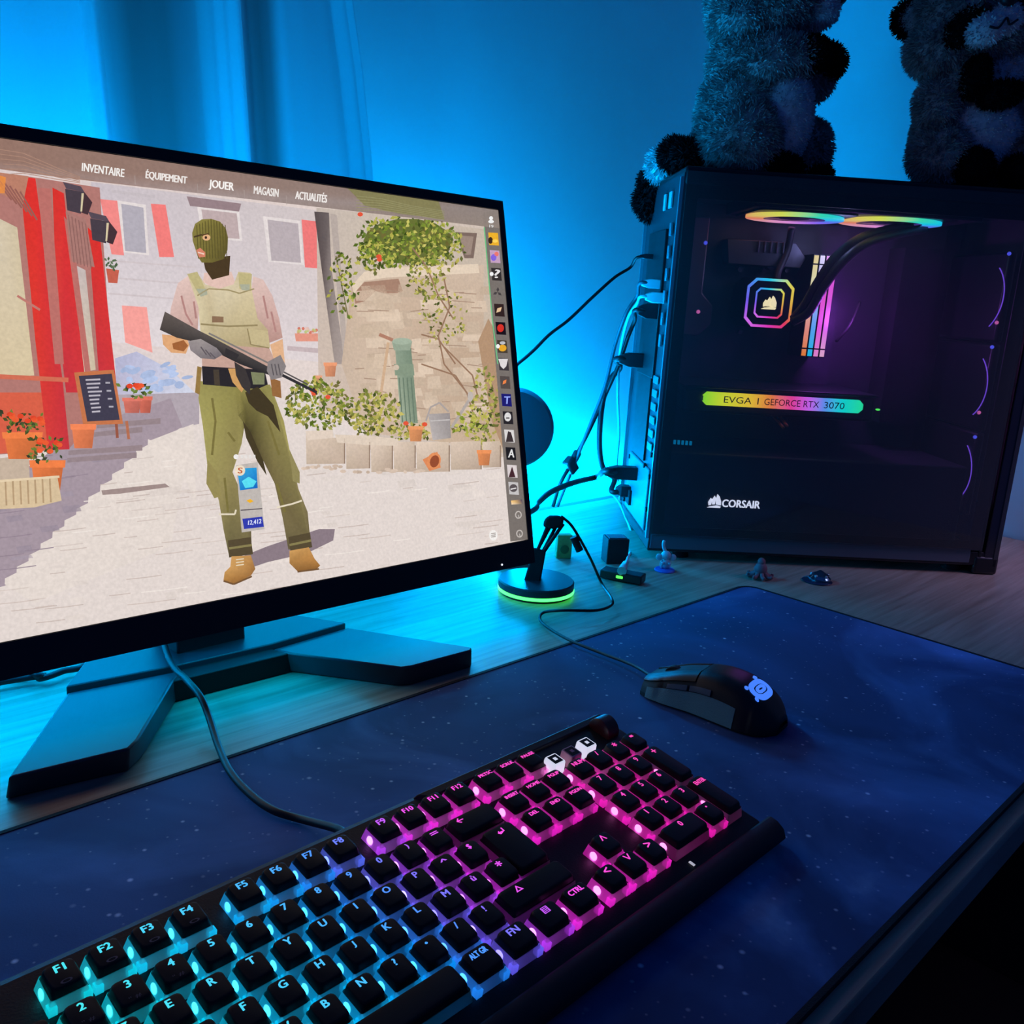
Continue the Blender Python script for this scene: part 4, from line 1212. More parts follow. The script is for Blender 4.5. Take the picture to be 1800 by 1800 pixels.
mb = MB(); mb.box((LEN / 2 - .01, DEP / 2, 0.022), (LEN - .02, DEP - .004, 0.020)); mb.build('base', CASE, PC, bevel=.002)
mb = MB(); mb.box((LEN / 2 - .02, 0.003, 0.026), (LEN - .045, 0.005, 0.020)); mb.build('bottom_rail', mat('rail_grey', S(92, 98, 106), 0.5), PC, bevel=.001)
mb = MB(); mb.box((LEN / 2, DEP / 2, TOP - 0.011), (LEN - .002, DEP, 0.022)); mb.build('top_panel', CASE, PC, bevel=.003)
mb = MB(); mb.box((LEN / 2 - .02, DEP / 2, TOP + 0.0008), (LEN - .13, DEP - .07, 0.0025)); mb.build('dust_filter', mat('filter_dark', S(34, 36, 42), 0.3), PC)
mb = MB(); mb.box((LEN / 2, DEP - .002, TOP / 2), (LEN, 0.003, TOP - .03)); mb.build('far_side', CASE, PC)
mb = MB(); mb.box((LEN / 2 - .02, 0.198, TOP / 2 + .01), (LEN - .06, 0.002, TOP - .05)); mb.build('motherboard_tray', DARK, PC)
for a in (0.05, 0.44):
    for b in (0.03, 0.20):
        mb = MB(); mb.cyl((a, b, 0), (a, b, .013), 0.014, 0.012, 18); mb.build('foot', MATTE, PC, smooth=True, autos=40)
# glass panel
def glass_mat():
    m = bpy.data.materials.new('tinted_glass'); m.use_nodes = True
    nt = m.node_tree; nt.nodes.clear(); L = nt.links.new
    out = nt.nodes.new('ShaderNodeOutputMaterial'); tp = nt.nodes.new('ShaderNodeBsdfTransparent'); tp.inputs[0].default_value = (0.74, 0.76, 0.80, 1)
    gl = nt.nodes.new('ShaderNodeBsdfGlossy'); gl.inputs['Roughness'].default_value = 0.03; gl.inputs[0].default_value = (0.8, 0.8, 0.8, 1)
    fr = nt.nodes.new('ShaderNodeFresnel'); fr.inputs[0].default_value = 1.4
    mx = nt.nodes.new('ShaderNodeMixShader')
    df = nt.nodes.new('ShaderNodeBsdfDiffuse'); df.inputs[0].default_value = (0.5, 0.5, 0.5, 1)
    dm = nt.nodes.new('ShaderNodeMixShader'); dm.inputs[0].default_value = 0.10
    L(tp.outputs[0], dm.inputs[1]); L(df.outputs[0], dm.inputs[2])
    L(fr.outputs[0], mx.inputs[0]); L(dm.outputs[0], mx.inputs[1]); L(gl.outputs[0], mx.inputs[2]); L(mx.outputs[0], out.inputs['Surface'])
    return m
GLASS = glass_mat()
mb = MB(); mb.box((0.232, -0.0005, 0.266), (0.458, 0.004, 0.462)); mb.build('glass_panel', GLASS, PC)
mb = MB()
for c, s in (((0.010, 0.0025, 0.266), (0.018, 0.002, 0.455)), ((0.451, 0.0025, 0.266), (0.016, 0.002, 0.455)), ((0.232, 0.0025, 0.480), (0.458, 0.002, 0.028)), ((0.232, 0.0025, 0.041), (0.458, 0.002, 0.012))):
    mb.box(c, s)
mb.build('glass_border', CASE, PC)
# front: posts and tinted front glass with a side slot
mb = MB(); mb.box((0.4615, 0.012, 0.255), (0.004, 0.022, 0.47)); mb.build('front_post', CASE, PC, bevel=.001)
mb = MB(); mb.box((0.484, DEP / 2, 0.255), (0.006, DEP, 0.485)); mb.build('front_glass', GLASS, PC)
mb = MB(); mb.box((0.478, 0.003, 0.258), (0.020, 0.004, 0.47)); mb.build('front_trim', mat('trim_gloss', S(40, 42, 52), 0.15), PC, bevel=.001)
mb = MB(); mb.box((0.472, 0.02, 0.013), (0.035, 0.04, 0.026)); mb.build('front_corner_foot', CASE, PC, bevel=.004)
# rear: steel plate with dark port shield, slots, power supply
mb = MB(); mb.box((0.0015, DEP / 2, 0.26), (0.003, DEP - .002, 0.47)); mb.build('rear_panel', STEEL, PC)
mb = MB()
mb.box((-0.001, 0.118, 0.335), (0.006, 0.112, 0.195)); mb.build('port_shield', mat('shield_black', S(16, 16, 20), 0.5), PC, bevel=.001)
mb = MB(); mb.box((-0.001, 0.120, 0.185), (0.004, 0.095, 0.125)); mb.build('slot_cover', CASE, PC)
for k in range(6):
    mb = MB(); mb.box((-0.003, 0.036, 0.29 + .028 * k), (0.003, 0.010, 0.016)); mb.build('port', mat('port_metal', S(150, 156, 164), 0.35, 0.6), PC, bevel=.0006)
for k in range(6):
    mb = MB(); mb.box((-0.0025, 0.040, 0.148 + .018 * k), (0.002, 0.030, 0.010)); mb.build('slot_bracket', mat('port_metal'), PC, bevel=.0006)
mb = MB(); mb.box((-0.001, 0.105, 0.075), (0.004, 0.15, 0.086)); mb.build('power_supply_plate', mat('psu_plate', S(120, 128, 136), 0.5, 0.2), PC, bevel=.002)
mb = MB(); mb.box((-0.004, 0.145, 0.055), (0.006, 0.028, 0.022)); mb.build('power_socket', MATTE, PC, bevel=.001)
for b, z in ((0.02, 0.065), (0.02, 0.11), (0.175, 0.11), (0.19, 0.04), (0.06, 0.118), (0.02, 0.14)):
    mb = MB(); mb.cyl((-0.001, b, z), (-0.0045, b, z), .0035, n=12); mb.build('screw', MATTE, PC, smooth=True, autos=40)
mb = MB()
for b, w in ((0.095, .012), (0.060, .016)):
    mb.box((-0.002, b, 0.468), (0.002, w, 0.020))
mb.build('sticker', mat('sticker_pale', S(190, 200, 205), 0.6), PC)
mb = MB()
for b in (0.004, 0.226):
    mb.box((-0.002, b, 0.26), (0.004, 0.006, 0.46))
mb.build('rear_edge', mat('port_metal'), PC)
# inside ------------------------------------------------------------
mb = MB(); mb.box((0.168, 0.1945, 0.34), (0.245, 0.004, 0.245)); mb.build('motherboard', mat('board_dark', S(58, 56, 70), 0.45, noise=.3, nscale=60), PC)
io = mb = MB()
mb.prism([(0.048, 0.458), (0.075, 0.458), (0.075, 0.355), (0.092, 0.338), (0.092, 0.312), (0.074, 0.295), (0.048, 0.295)], lambda x, z, y: Vector((x, y, z)), 0.150, 0.192)
mb.build('port_cover', mat('board_cover', S(120, 100, 116), 0.4, .3), PC, bevel=.002)
mb = MB(); mb.prism([(0.105, 0.432), (0.205, 0.432), (0.222, 0.412), (0.215, 0.398), (0.110, 0.398)], lambda x, z, y: Vector((x, y, z)), 0.160, 0.192)
for k in range(6): mb.box((0.150 + k * .009, 0.158, 0.424), (0.003, 0.004, 0.016))
mb.build('heat_sink', mat('sink_grey', S(96, 94, 104), 0.35, .6), PC, bevel=.001)
for (x, y, rr) in ((1297, 474, .004), (1351, 466, .007), (1338, 477, .0035), (1378, 476, .003), (1297, 583, .003)):
    p = pcb(x, y, 0.185); mb = MB(); mb.cyl(p, p + Vector((0, -.014, 0)), rr, n=14); mb.build('capacitor', mat('sink_grey'), PC, smooth=True, autos=40)
mb = MB(); mb.box((0.232, 0.113, 0.085), (0.415, 0.166, 0.118)); mb.build('power_supply_cover', DARK, PC, bevel=.003)
# lit CORSAIR mark on the cover
LIT = mat('logo_white_lit', (0.8, 0.8, 0.8), emit=(0.86, 0.88, 1.0), strength=1.6)
mb = MB()
P0, P1, P2 = pcb(1269, 891, .0290), pcb(1335, 894, .0290), pcb(1269, 878, .0290)
hx = (P1 - P0).length; hz = (P2 - P0).length
for ox, oz, oy in ((0, 0, 0), (.0005, 0, -.00003), (-.0005, 0, -.00006), (0, .0004, -.00009)):
    mb.text('CORSAIR', lambda x, y: P0 + Vector((x + ox, oy, y + oz)), hx, hz)
Q0 = pcb(1242, 892, .0290); sc = pcb(1267, 892, .0290).x - Q0.x
for sail in ([(0, 0), (.95, 0), (1.0, .12), (.7, .2), (.2, .1)], [(.12, .16), (.06, .42), (.22, .74), (.34, .62), (.30, .22)], [(.36, .24), (.30, .60), (.48, .92), (.60, .74), (.56, .26)], [(.62, .26), (.58, .66), (.66, 1.05), (.84, .86), (.98, .50), (.99, .20)]):
    mb.add([Q0 + Vector((x * sc, 0, y * sc * .95)) for x, y in sail], [tuple(range(len(sail)))])
mb.build('maker_logo', LIT, PC)
# graphics card with the lit edge
mb = MB(); mb.box((0.172, 0.118, 0.2315), (0.270, 0.140, 0.003)); mb.build('card_backplate', mat('backplate', S(40, 40, 50), 0.35, .5), PC, bevel=.001)
mb = MB(); mb.box((0.172, 0.118, 0.213), (0.266, 0.134, 0.034)); mb.build('graphics_card', CASE, PC, bevel=.004)
BARD = 0.045
c0, c1 = pcb(1236, 700, BARD), pcb(1517, 716, BARD)
bh = (pcb(1236, 688, BARD) - pcb(1236, 711, BARD)).z
za = c0.z
mb = MB(); n = 40
seg = [(0, (0.30, 0.85, 0.02)), (.12, (0.75, 0.85, 0.02)), (.30, (1.0, 0.62, 0.03)), (.42, (1.0, 0.25, 0.05)), (.55, (1.0, 0.06, 0.35)), (.66, (0.75, 0.15, 0.95)), (.76, (0.12, 0.35, 1.0)), (.86, (0.0, 0.8, 0.75)), (1, (0.02, 0.9, 0.35))]
def ramp(seg, t):
    for (a, ca), (b, cb) in zip(seg, seg[1:]):
        if t <= b:
            s = (t - a) / (b - a); return tuple(ca[i] + (cb[i] - ca[i]) * s for i in range(3))
    return seg[-1][1]
rr_ = rrect(c0.x, c1.x, za - bh / 2, za + bh / 2, bh * .3, 5)
xsb = [c0.x + (c1.x - c0.x) * i / n for i in range(n + 1)]
for i in range(n):
    xa, xb = xsb[i], xsb[i + 1]
    def half(x):
        e = bh * .3; dx = min(x - c0.x, c1.x - x)
        return bh / 2 if dx > e else bh / 2 - e + sqrt(max(0, e * e - (e - dx) ** 2))
    ha, hb = half(xa), half(xb)
    ca, cb = ramp(seg, i / n), ramp(seg, (i + 1) / n)
    mb.col = [ca, cb, cb, ca]
    mb.add([(xa, BARD, za - ha), (xb, BARD, za - hb), (xb, BARD, za + hb), (xa, BARD, za + ha)], [(0, 1, 2, 3)])
    mb.col = [ca, ca, cb, cb]
    mb.add([(xa, BARD, za + ha), (xa, BARD + .008, za + ha), (xb, BARD + .008, za + hb), (xb, BARD, za + hb)], [(3, 2, 1, 0)])
    mb.add([(xa, BARD, za - ha), (xa, BARD + .008, za - ha), (xb, BARD + .008, za - hb), (xb, BARD, za - hb)], [(0, 1, 2, 3)])
RGB = mat('rainbow_light', vcol=True, strength=1.6, rough=.3)
bar = mb.build('card_light_bar', RGB, PC)
mb = MB()
for s, xa, xb in (('EVGA', 1272, 1321), ('|', 1331, 1333), ('GEFORCE RTX', 1343, 1440), ('3070', 1448, 1484)):
    yb_ = 700 + (xa - 1236) * 16 / 281 + 5
    p, q = pcb(xa, yb_, BARD - .0006), pcb(xb, yb_, BARD - .0006)
    h = bh * .50
    zz_ = za - h / 2
    mb.text(s, lambda x, y: Vector((p.x + x, BARD - .0006, zz_ + y)), q.x - p.x, h)
mb.build('card_lettering', mat('lettering_dark', S(40, 40, 20), 0.6), bar)
mb = MB(); p = pcb(1543, 720, .06); mb.ball(p, (.0035, .002, .0014), nu=12, nv=8); mb.build('status_light', mat('status_green', (0, .1, 0), emit=(.1, 1, .1), strength=1.6), PC)
for k in (0, 1):
    mb = MB(); mb.cyl(pcb(1351 + 9 * k, 721, .10), pcb(1377 + 7 * k, 752 - 3 * k, .05), .0020, n=10); mb.build('power_lead', mat('lead_gold_reflection', S(200, 170, 90), 0.35, .4), PC, smooth=True)  # gold reflection on the leads is put into their base colour
# water block: two lit octagon frames round a lit mark
PD = 0.125
pc_ = pcb(1352, 533, PD)
def octo(r, ch): return [(-r + ch, -r), (r - ch, -r), (r, -r + ch), (r, r - ch), (r - ch, r), (-r + ch, r), (-r, r - ch), (-r, -r + ch)]
mb = MB(); mb.prism(octo(.0345, .012), lambda x, z, y: Vector((pc_.x + x, y, pc_.z + z)), PD + .001, 0.192); mb.build('water_block', CASE, PC)
hue = [(0, (1, .85, .1)), (.125, (1.0, .55, .05)), (.25, (1.0, .05, .1)), (.375, (1.0, .05, .6)), (.5, (.9, .2, 1.0)), (.625, (.25, .12, 1.0)), (.75, (.1, .3, 1.0)), (.875, (0, .8, .95)), (1, (.9, .95, .1))]
wb = mb
for nm, r_, w_, ch in (('outer_light', .0335, .0036, .0115), ('inner_light', .0205, .0024, .0055)):
    mb = MB()
    def dens(P, m_=5):
        out = []
        for i in range(len(P)):
            a, b = P[i], P[(i + 1) % len(P)]
            out += [(a[0] + (b[0] - a[0]) * k / m_, a[1] + (b[1] - a[1]) * k / m_) for k in range(m_)]
        return out
    A, B = dens(octo(r_, ch)), dens(octo(r_ - w_, ch - w_ * .4))
    N = len(A)
    def hc(p):
        a = atan2(-p[1], p[0]) / (2 * pi) + .125   # clockwise from upper right
        return ramp(hue, a % 1.0)
    for i in range(N):
        j = (i + 1) % N
        cA, cB = hc(A[i]), hc(A[j])
        q = lambda p: Vector((pc_.x + p[0], PD, pc_.z + p[1]))
        mb.col = [cA, cB, cB, cA]
        mb.add([q(A[i]), q(A[j]), q(B[j]), q(B[i])], [(0, 1, 2, 3)])
    mb.build(nm, RGB, PC)
mb = MB(); s_ = .0215; o_ = Vector((pc_.x - .011, PD - .0004, pc_.z - .0085))
for sail in ([(0, 0), (.95, 0), (1.02, .14), (.7, .22), (.2, .12)], [(.12, .16), (.10, .42), (.24, .70), (.36, .62), (.34, .22)], [(.34, .2), (.34, .60), (.50, .90), (.62, .74), (.60, .22)], [(.58, .2), (.60, .66), (.70, 1.0), (.86, .84), (1.0, .50), (1.0, .18)]):
    mb.add([o_ + Vector((x * s_, 0, y * s_ * .9)) for x, y in sail], [tuple(range(len(sail)))])
mb.build('block_emblem', mat('emblem_warm', (0.8, 0.7, 0.3), emit=(1.0, 0.85, 0.45), strength=1.7), PC)
# memory: four upright sticks with lit edges
RD = 0.135
rcol = [[(1, .75, .25), (1, .9, .5), (1, .35, .25), (1, .25, .02)], [(.95, .8, 1), (.6, .6, 1), (.12, .45, 1), (0, .6, .9)], [(1, .35, .9), (1, .12, .65), (1, .10, .8), (1, .3, .7)], [(1, .3, .95), (1, .12, .8), (.95, .15, .9), (1, .5, .7)]]
for k in range(4):
    a0 = pcb(1412.5 + 10.8 * k, 622, RD).x
    zb_, zt_ = pcb(1425, 626, RD).z, pcb(1440, 449, RD).z
    mb = MB(); mb.box((a0, (RD + .193) / 2 + .001, (zb_ + zt_) / 2), (.0070, .193 - RD - .002, zt_ - zb_ + .003)); st = mb.build('memory_stick', CASE, PC)
    mb = MB(); ks = 12
    zs = [zb_, zb_ + .0095, zb_ + .0115, zt_ - .013, zt_ - .011, zt_]
    for z0, z1 in ((zs[0], zs[1]), (zs[2], zs[3]), (zs[4], zs[5])):
        for i in range(ks):
            za_, zc_ = z0 + (z1 - z0) * i / ks, z0 + (z1 - z0) * (i + 1) / ks
            f = lambda z: ramp([(0, rcol[k][3]), (.3, rcol[k][2]), (.75, rcol[k][1]), (1, rcol[k][0])], (z - zb_) / (zt_ - zb_))
            mb.col = [f(za_), f(za_), f(zc_), f(zc_)]
            mb.add([(a0 - .0033, RD, za_), (a0 + .0033, RD, za_), (a0 + .0033, RD, zc_), (a0 - .0033, RD, zc_)], [(0, 1, 2, 3)])
    mb.build('memory_light', RGB, st)
# coolant tubes
TB = mat('tube_rubber', S(46, 42, 50), 0.5)
for k, (pts) in enumerate((((1395, 560, .12), (1415, 535, .105), (1438, 495, .095), (1468, 452, .09), (1510, 420, .09), (1560, 404, .10), (1600, 398, .12)), ((1393, 566, .115), (1422, 548, .10), (1448, 505, .088), (1480, 462, .082), (1520, 430, .082), (1575, 412, .09), (1625, 402, .11)))):
    mb = MB(); mb.tube([pcb(*q) for q in pts], .0062, 12); mb.build('coolant_tube', TB, PC, smooth=True)
mb = MB(); mb.tube([pcb(1392, 400, .15), pcb(1384, 440, .16), pcb(1368, 478, .15), pcb(1366, 494, .14)], .005, 10); mb.build('fan_lead', TB, PC, smooth=True)
mb = MB(); mb.tube([pcb(1470, 600, .17), pcb(1495, 570, .15), pcb(1512, 530, .16)], .002, 8); mb.build('lead', TB, PC, smooth=True)
# radiator and its two lit fans under the top
mb = MB(); mb.box((0.252, 0.105, 0.474), (0.300, 0.140, 0.018)); mb.build('radiator', MATTE, PC, bevel=.002)
hueF = [(0, (.1, .25, 1)), (.10, (0, .75, 1)), (.22, (.05, .9, .5)), (.34, (.9, .95, .1)), (.47, (1, .6, .15)), (.55, (1, .25, .1)), (.65, (1, .4, .4)), (.78, (1, .35, .8)), (.9, (.3, .15, 1)), (1, (.1, .25, 1))]
for (xl, xr, yc) in ((1313, 1478, 386), (1478, 1646, 394)):
    pl, pr = pcb(xl, yc, .105), pcb(xr, yc, .105)
    cx, rad = (pl.x + pr.x) / 2, (pr.x - pl.x) / 2
    cz = pcb((xl + xr) / 2, yc, .105).z
    C_ = Vector((cx, 0.105, cz))
    mb = MB(); P = rrect(cx - rad - .001, cx + rad + .001, .105 - rad, .105 + rad, .012, 4)
    mb.rings([[Vector((x, y, cz + .004)) for x, y in P], [Vector((x, y, cz + .013)) for x, y in P]]); fan = mb.build('fan', CASE, PC)
    mb = MB(); N = 64
    for i in range(N):
        a, b = 2 * pi * i / N, 2 * pi * (i + 1) / N
        ca, cb = ramp(hueF, (-a / (2 * pi)) % 1), ramp(hueF, (-b / (2 * pi)) % 1 if i < N - 1 else 1.0)
        q = lambda an, rr, z: (cx + rr * cos(an), .105 + rr * sin(an), z)
        mb.col = [ca, cb, cb, ca]
        mb.add([q(a, rad, cz), q(b, rad, cz), q(b, rad - .024, cz), q(a, rad - .024, cz)], [(0, 1, 2, 3)])
        mb.add([q(a, rad, cz + .0035), q(b, rad, cz + .0035), q(b, rad, cz), q(a, rad, cz)], [(0, 1, 2, 3)])
    mb.build('light_ring', RGB, fan)
    mb = MB()
    for i in range(7):
        a = 2 * pi * i / 7
        mb.add([(cx + rr * cos(a + da), .105 + rr * sin(a + da), cz + .003 + dz) for rr, da, dz in ((.018, 0, 0), (rad - .018, .25, .0), (rad - .018, .85, .004), (.018, .7, .004))], [(0, 1, 2, 3)])
    mb.cyl((cx, .105, cz + .001), (cx, .105, cz + .006), .02, n=24)
    mb.build('fan_blades', DARK, fan)
# intake fans by the front, seen edge on
VIO = mat('violet_ring', (0.05, 0.02, 0.2), 0.4, emit=(0.26, 0.10, 0.95), strength=1.0)
for zc in (0.372, 0.252, 0.132):
    mb = MB(); mb.box((0.455, 0.115, zc), (0.012, 0.150, 0.118)); fan = mb.build('fan', CASE, PC, bevel=.004)
    mb = MB(); N = 40
    ringp = lambda rr, x: [Vector((x, .100 + rr * 1.2 * cos(pi + 1.7 * (i / N - .5)), zc + rr * .95 * sin(pi + 1.7 * (i / N - .5)))) for i in range(N + 1)]
    mb.rings([ringp(.0525, .4482), ringp(.0535, .4472), ringp(.0545, .4482)], False, False, closed=False); mb.build('light_ring', VIO, fan, smooth=True)
mb = MB(); mb.box((0.385, 0.17, 0.31), (0.055, 0.050, 0.25)); mb.build('cable_cover', mat('mesh_dark', S(24, 24, 32), 0.45, bump=.8, bscale=700), PC)
# glass screws with the coloured light they catch put in as emission
SCB = mat('screw_glint_blue', (0.2, 0.2, 0.5), 0.2, 0.8, emit=(0.10, 0.12, 1.0), strength=.9)
SCP = mat('screw_glint_pink', (0.5, 0.2, 0.4), 0.2, 0.8, emit=(0.9, 0.18, 0.55), strength=.7)
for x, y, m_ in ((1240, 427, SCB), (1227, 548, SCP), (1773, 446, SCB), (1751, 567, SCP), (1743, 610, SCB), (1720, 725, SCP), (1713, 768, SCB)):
    p = pcb(x, y, .004); mb = MB(); mb.lathe([(.0022, 0), (.0026, -.001), (.0022, -.0024), (.0008, -.0030)], p, (0, 1, 0), 16); mb.build('glass_screw_glint', m_, PC, smooth=True, autos=50)
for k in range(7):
    p = pcb(1172 + 7 * k, 776 + k * .5, .03); mb = MB(); mb.box(p, (.0026, .004, .0055)); mb.build('vent_light_leak', mat('vent_glow', (0.1, 0.5, 0.6), 0.3, emit=(0.0, 0.45, 0.9), strength=.45 + 0), PC)  # outside light leaking through the rear slots, put in as emission
# light from the lamps inside the case
def pc_lamp(name, a, b, z, power, col, size=.02):
    lamp(name, 'POINT', pcw(a, b, z), power, col, size)
pc_lamp('memory_glow', 0.275, 0.115, 0.33, 0.7, (0.6, 0.10, 1.0))
pc_lamp('fan_glow', 0.25, 0.09, 0.425, 0.35, (0.45, 0.45, 0.9))

# ------------------------------------------------------------------ cables at the back of the tower
def rearw(b, z): return pcw(0, b, z)
def cable(name, pts, rad, m, label, cat='cable', n=8):
    mb = MB(); mb.tube(pts, rad, n)
    o = mb.build(name, m, smooth=True, origin=pts[len(pts) // 2])
    return tag(o, label, cat)
def W(x, y, t):                  # a point of the picture between the tower's rear (t = 0) and y = 0.93 m (t = 1)
    return at_y(x, y, 0.78 + 0.13 * t)
T0 = lambda x, y: _pm @ pcr(x, y)
def plug(parent, p, dirv, L, w, h, m, name='plug'):
    mb = MB(); q = p + dirv * L; zz = Vector((0, 0, 1)); sd = dirv.cross(zz).normalized()
    def rg(c, s): return [c + sd * w * s * a + zz * h * s * b for a, b in ((-.5, -.5), (.5, -.5), (.5, .5), (-.5, .5))]
    o_ = parent.location
    mb.rings([[v - o_ for v in rg(p, 1)], [v - o_ for v in rg(p + dirv * L * .65, 1)], [v - o_ for v in rg(q, .55)]])
    return mb.build(name, m, parent, bevel=.001)
BKD = -PU
p = T0(1152, 452)
o = cable('headphone_cable', [p, p + BKD * .025 + Vector((0, 0, -.002)), at_y(1108, 470, .83), at_y(1080, 488, .83), at_y(1040, 524, .83), at_y(1000, 562, .83), at_y(966, 588, .82), at_y(938, 616, .81), at_y(912, 638, .80), at_y(880, 660, .78), Vector((.60, .76, .25))], .0022, CABLE, 'thin black cable swinging from the top of the tower to the monitor')
plug(o, p, BKD, .022, .007, .007, BLACK)
p = T0(1164, 500)
o = cable('network_cable', [p + BKD * .01, p + BKD * .030, at_y(1120, 520, .80), at_y(1100, 552, .815), at_y(1082, 604, .84), at_y(1063, 680, .86), at_y(1040, 740, .88), at_y(1022, 785, .89), at_y(1004, 830, .90), at_y(980, 890, .92)], .0026, mat('cable_grey', S(70, 78, 88), 0.5), 'pale network cable drooping from the clear plug on the tower')
plug(o, p + BKD * -.002, BKD, .030, .012, .012, mat('plug_clear', S(214, 220, 224), 0.3))
p = T0(1166, 524)
o = cable('white_cable', [p + BKD * .012, p + BKD * .03, at_y(1120, 534, .79), at_y(1104, 560, .81), at_y(1090, 620, .84), at_y(1086, 690, .87), at_y(1088, 760, .89), at_y(1084, 812, .91), at_y(1086, 846, .92)], .0022, WHITEC, 'thin white cable hanging from the flat white plug on the tower')
plug(o, p + BKD * -.002, BKD, .026, .016, .014, WHITEC)
p = T0(1160, 548)
o = cable('monitor_cable', [p + BKD * .012, p + BKD * .034, at_y(1116, 562, .81), at_y(1104, 592, .825), at_y(1088, 640, .845), at_y(1066, 690, .87), at_y(1048, 730, .885), at_y(1028, 772, .89), at_y(1006, 812, .90), at_y(985, 850, .90), at_y(972, 890, .91)], .0030, CABLE, 'black video cable under the white plug falling to the desk')
plug(o, p + BKD * -.002, BKD, .032, .011, .020, BLACK)
mb = MB(); q = at_y(1003, 818, .900) - o.location; mb.box(q, (.026, .014, .018), Matrix.Rotation(.9, 3, 'Y')); mb.box(q + Vector((.008, -.002, .014)), (.012, .010, .018), Matrix.Rotation(.6, 3, 'Y')); mb.build('cable_tie_block', BLACK, o, bevel=.003)
p = T0(1134, 634)
o = cable('power_cable', [p + BKD * .012, p + BKD * .042, at_y(1090, 646, .855), at_y(1072, 668, .865), at_y(1060, 704, .875), at_y(1054, 760, .88), at_y(1055, 800, .88), at_y(1062, 826, .875), at_y(1080, 842, .86), _pm @ Vector((-.03, .150, .060)), _pm @ Vector((-.006, .150, .062))], .0042, CABLE, 'thick black cable looping down the back of the tower')
plug(o, p + BKD * -.002, BKD, .040, .016, .020, BLACK)
plug(o, _pm @ Vector((-.004, .150, .062)), BKD, .02, .018, .016, BLACK, 'lower_plug')
p = T0(1122, 832)
o = cable('speaker_cable', [p + BKD * .02, p + BKD * .05, at_y(1050, 838, .90), at_y(1010, 848, .89), at_y(970, 864, .87), at_y(945, 884, .85), at_y(925, 903, .83), Vector((.66, .80, .02)), Vector((.55, .84, .005))], .0046, CABLE, 'thick black cable reaching low from the tower plug to behind the monitor')
plug(o, p + BKD * -.002, BKD, .052, .020, .018, BLACK)
o = cable('coiled_cable', [Vector((-.05, .80, .004)), at_z(20, 1196, .004), at_z(70, 1193, .004), at_z(110, 1180, .004), at_z(150, 1163, .006), Vector((.26, .86, .01)), Vector((.2, .93, .01)), Vector((.0, .90, .004)), at_z(5, 1186, .004), at_z(60, 1184, .008), Vector((.20, .84, .008))], .0028, CABLE, 'coiled cable lying on the desk under the left half of the monitor')
# ------------------------------------------------------------------ plush raccoons on the tower
FURG = mat('fur_grey', S(178, 172, 168), 0.95, spec=.1, noise=.35, nscale=55, bump=.8, bscale=350)
FURW = mat('fur_pale', S(222, 216, 216), 0.95, spec=.1, noise=.1, nscale=60, bump=.7, bscale=350)
FURB = mat('fur_black', S(24, 22, 24), 0.95, spec=.1, noise=.2, nscale=60, bump=.7, bscale=350)
rf = random.Random(11)
def furry(name, parts, m, parent, L=.008, dens=1.0, vox=.0045, sub_smooth=6):
    """parts: (centre, radii, rot); one skin round all of them plus short tufts on the outside"""
    mb = MB()
    for c, rd, ro in parts:
        mb.ball(c, rd, ro, 24, 16)
    o = mb.build(name, m, parent, smooth=True)
    rm = o.modifiers.new('skin', 'REMESH'); rm.mode = 'VOXEL'; rm.voxel_size = vox; rm.use_smooth_shade = True
    sm = o.modifiers.new('soft', 'SMOOTH'); sm.iterations = sub_smooth
    f = MB()
    inv = [(Vector(c), Vector(rd), ro, ro.transposed() if ro is not None else None) for c, rd, ro in parts]
    for c, rd, ro, ri in inv:
        area = 4 * pi * ((rd.x * rd.y) ** 1.6 / 3 + (rd.x * rd.z) ** 1.6 / 3 + (rd.y * rd.z) ** 1.6 / 3) ** (1 / 1.6)
        for _ in range(int(area * 260000 * dens)):
            v = Vector((rf.gauss(0, 1), rf.gauss(0, 1), rf.gauss(0, 1))).normalized()
            p = Vector((v.x * rd.x, v.y * rd.y, v.z * rd.z)); nn = Vector((v.x / rd.x, v.y / rd.y, v.z / rd.z)).normalized()
            if ro is not None: p = ro @ p; nn = ro @ nn
            p += c
            ok = True
            for c2, r2, ro2, ri2 in inv:
                if c2 is c: continue
                q = p - c2
                if ri2 is not None: q = ri2 @ q
                if (q.x / r2.x) ** 2 + (q.y / r2.y) ** 2 + (q.z / r2.z) ** 2 < .97: ok = False; break
            if not ok: continue
            dr = (nn + Vector((rf.uniform(-.6, .6), rf.uniform(-.6, .6), rf.uniform(-.9, .2)))).normalized()
            sd = dr.orthogonal().normalized() * rf.uniform(.0007, .0012)
            sd = Matrix.Rotation(rf.uniform(0, 6.28), 3, dr) @ sd
            l = L * rf.uniform(.5, 1.2)
            b0 = p - nn * .0015
            f.add([b0 - sd, b0 + sd, p + dr * l * .6 + sd * .6 + nn * .001, p + dr * l], [(0, 1, 2), (0, 2, 3)])
    fo = f.build('pile', m, o)
    fo['kind'] = 'stuff'
    return o
def RX(a, ax): return Matrix.Rotation(radians(a), 3, ax)
V = Vector
def pcloc(a, b, z): return pcw(a, b, z)
ZT = TOP + .0005
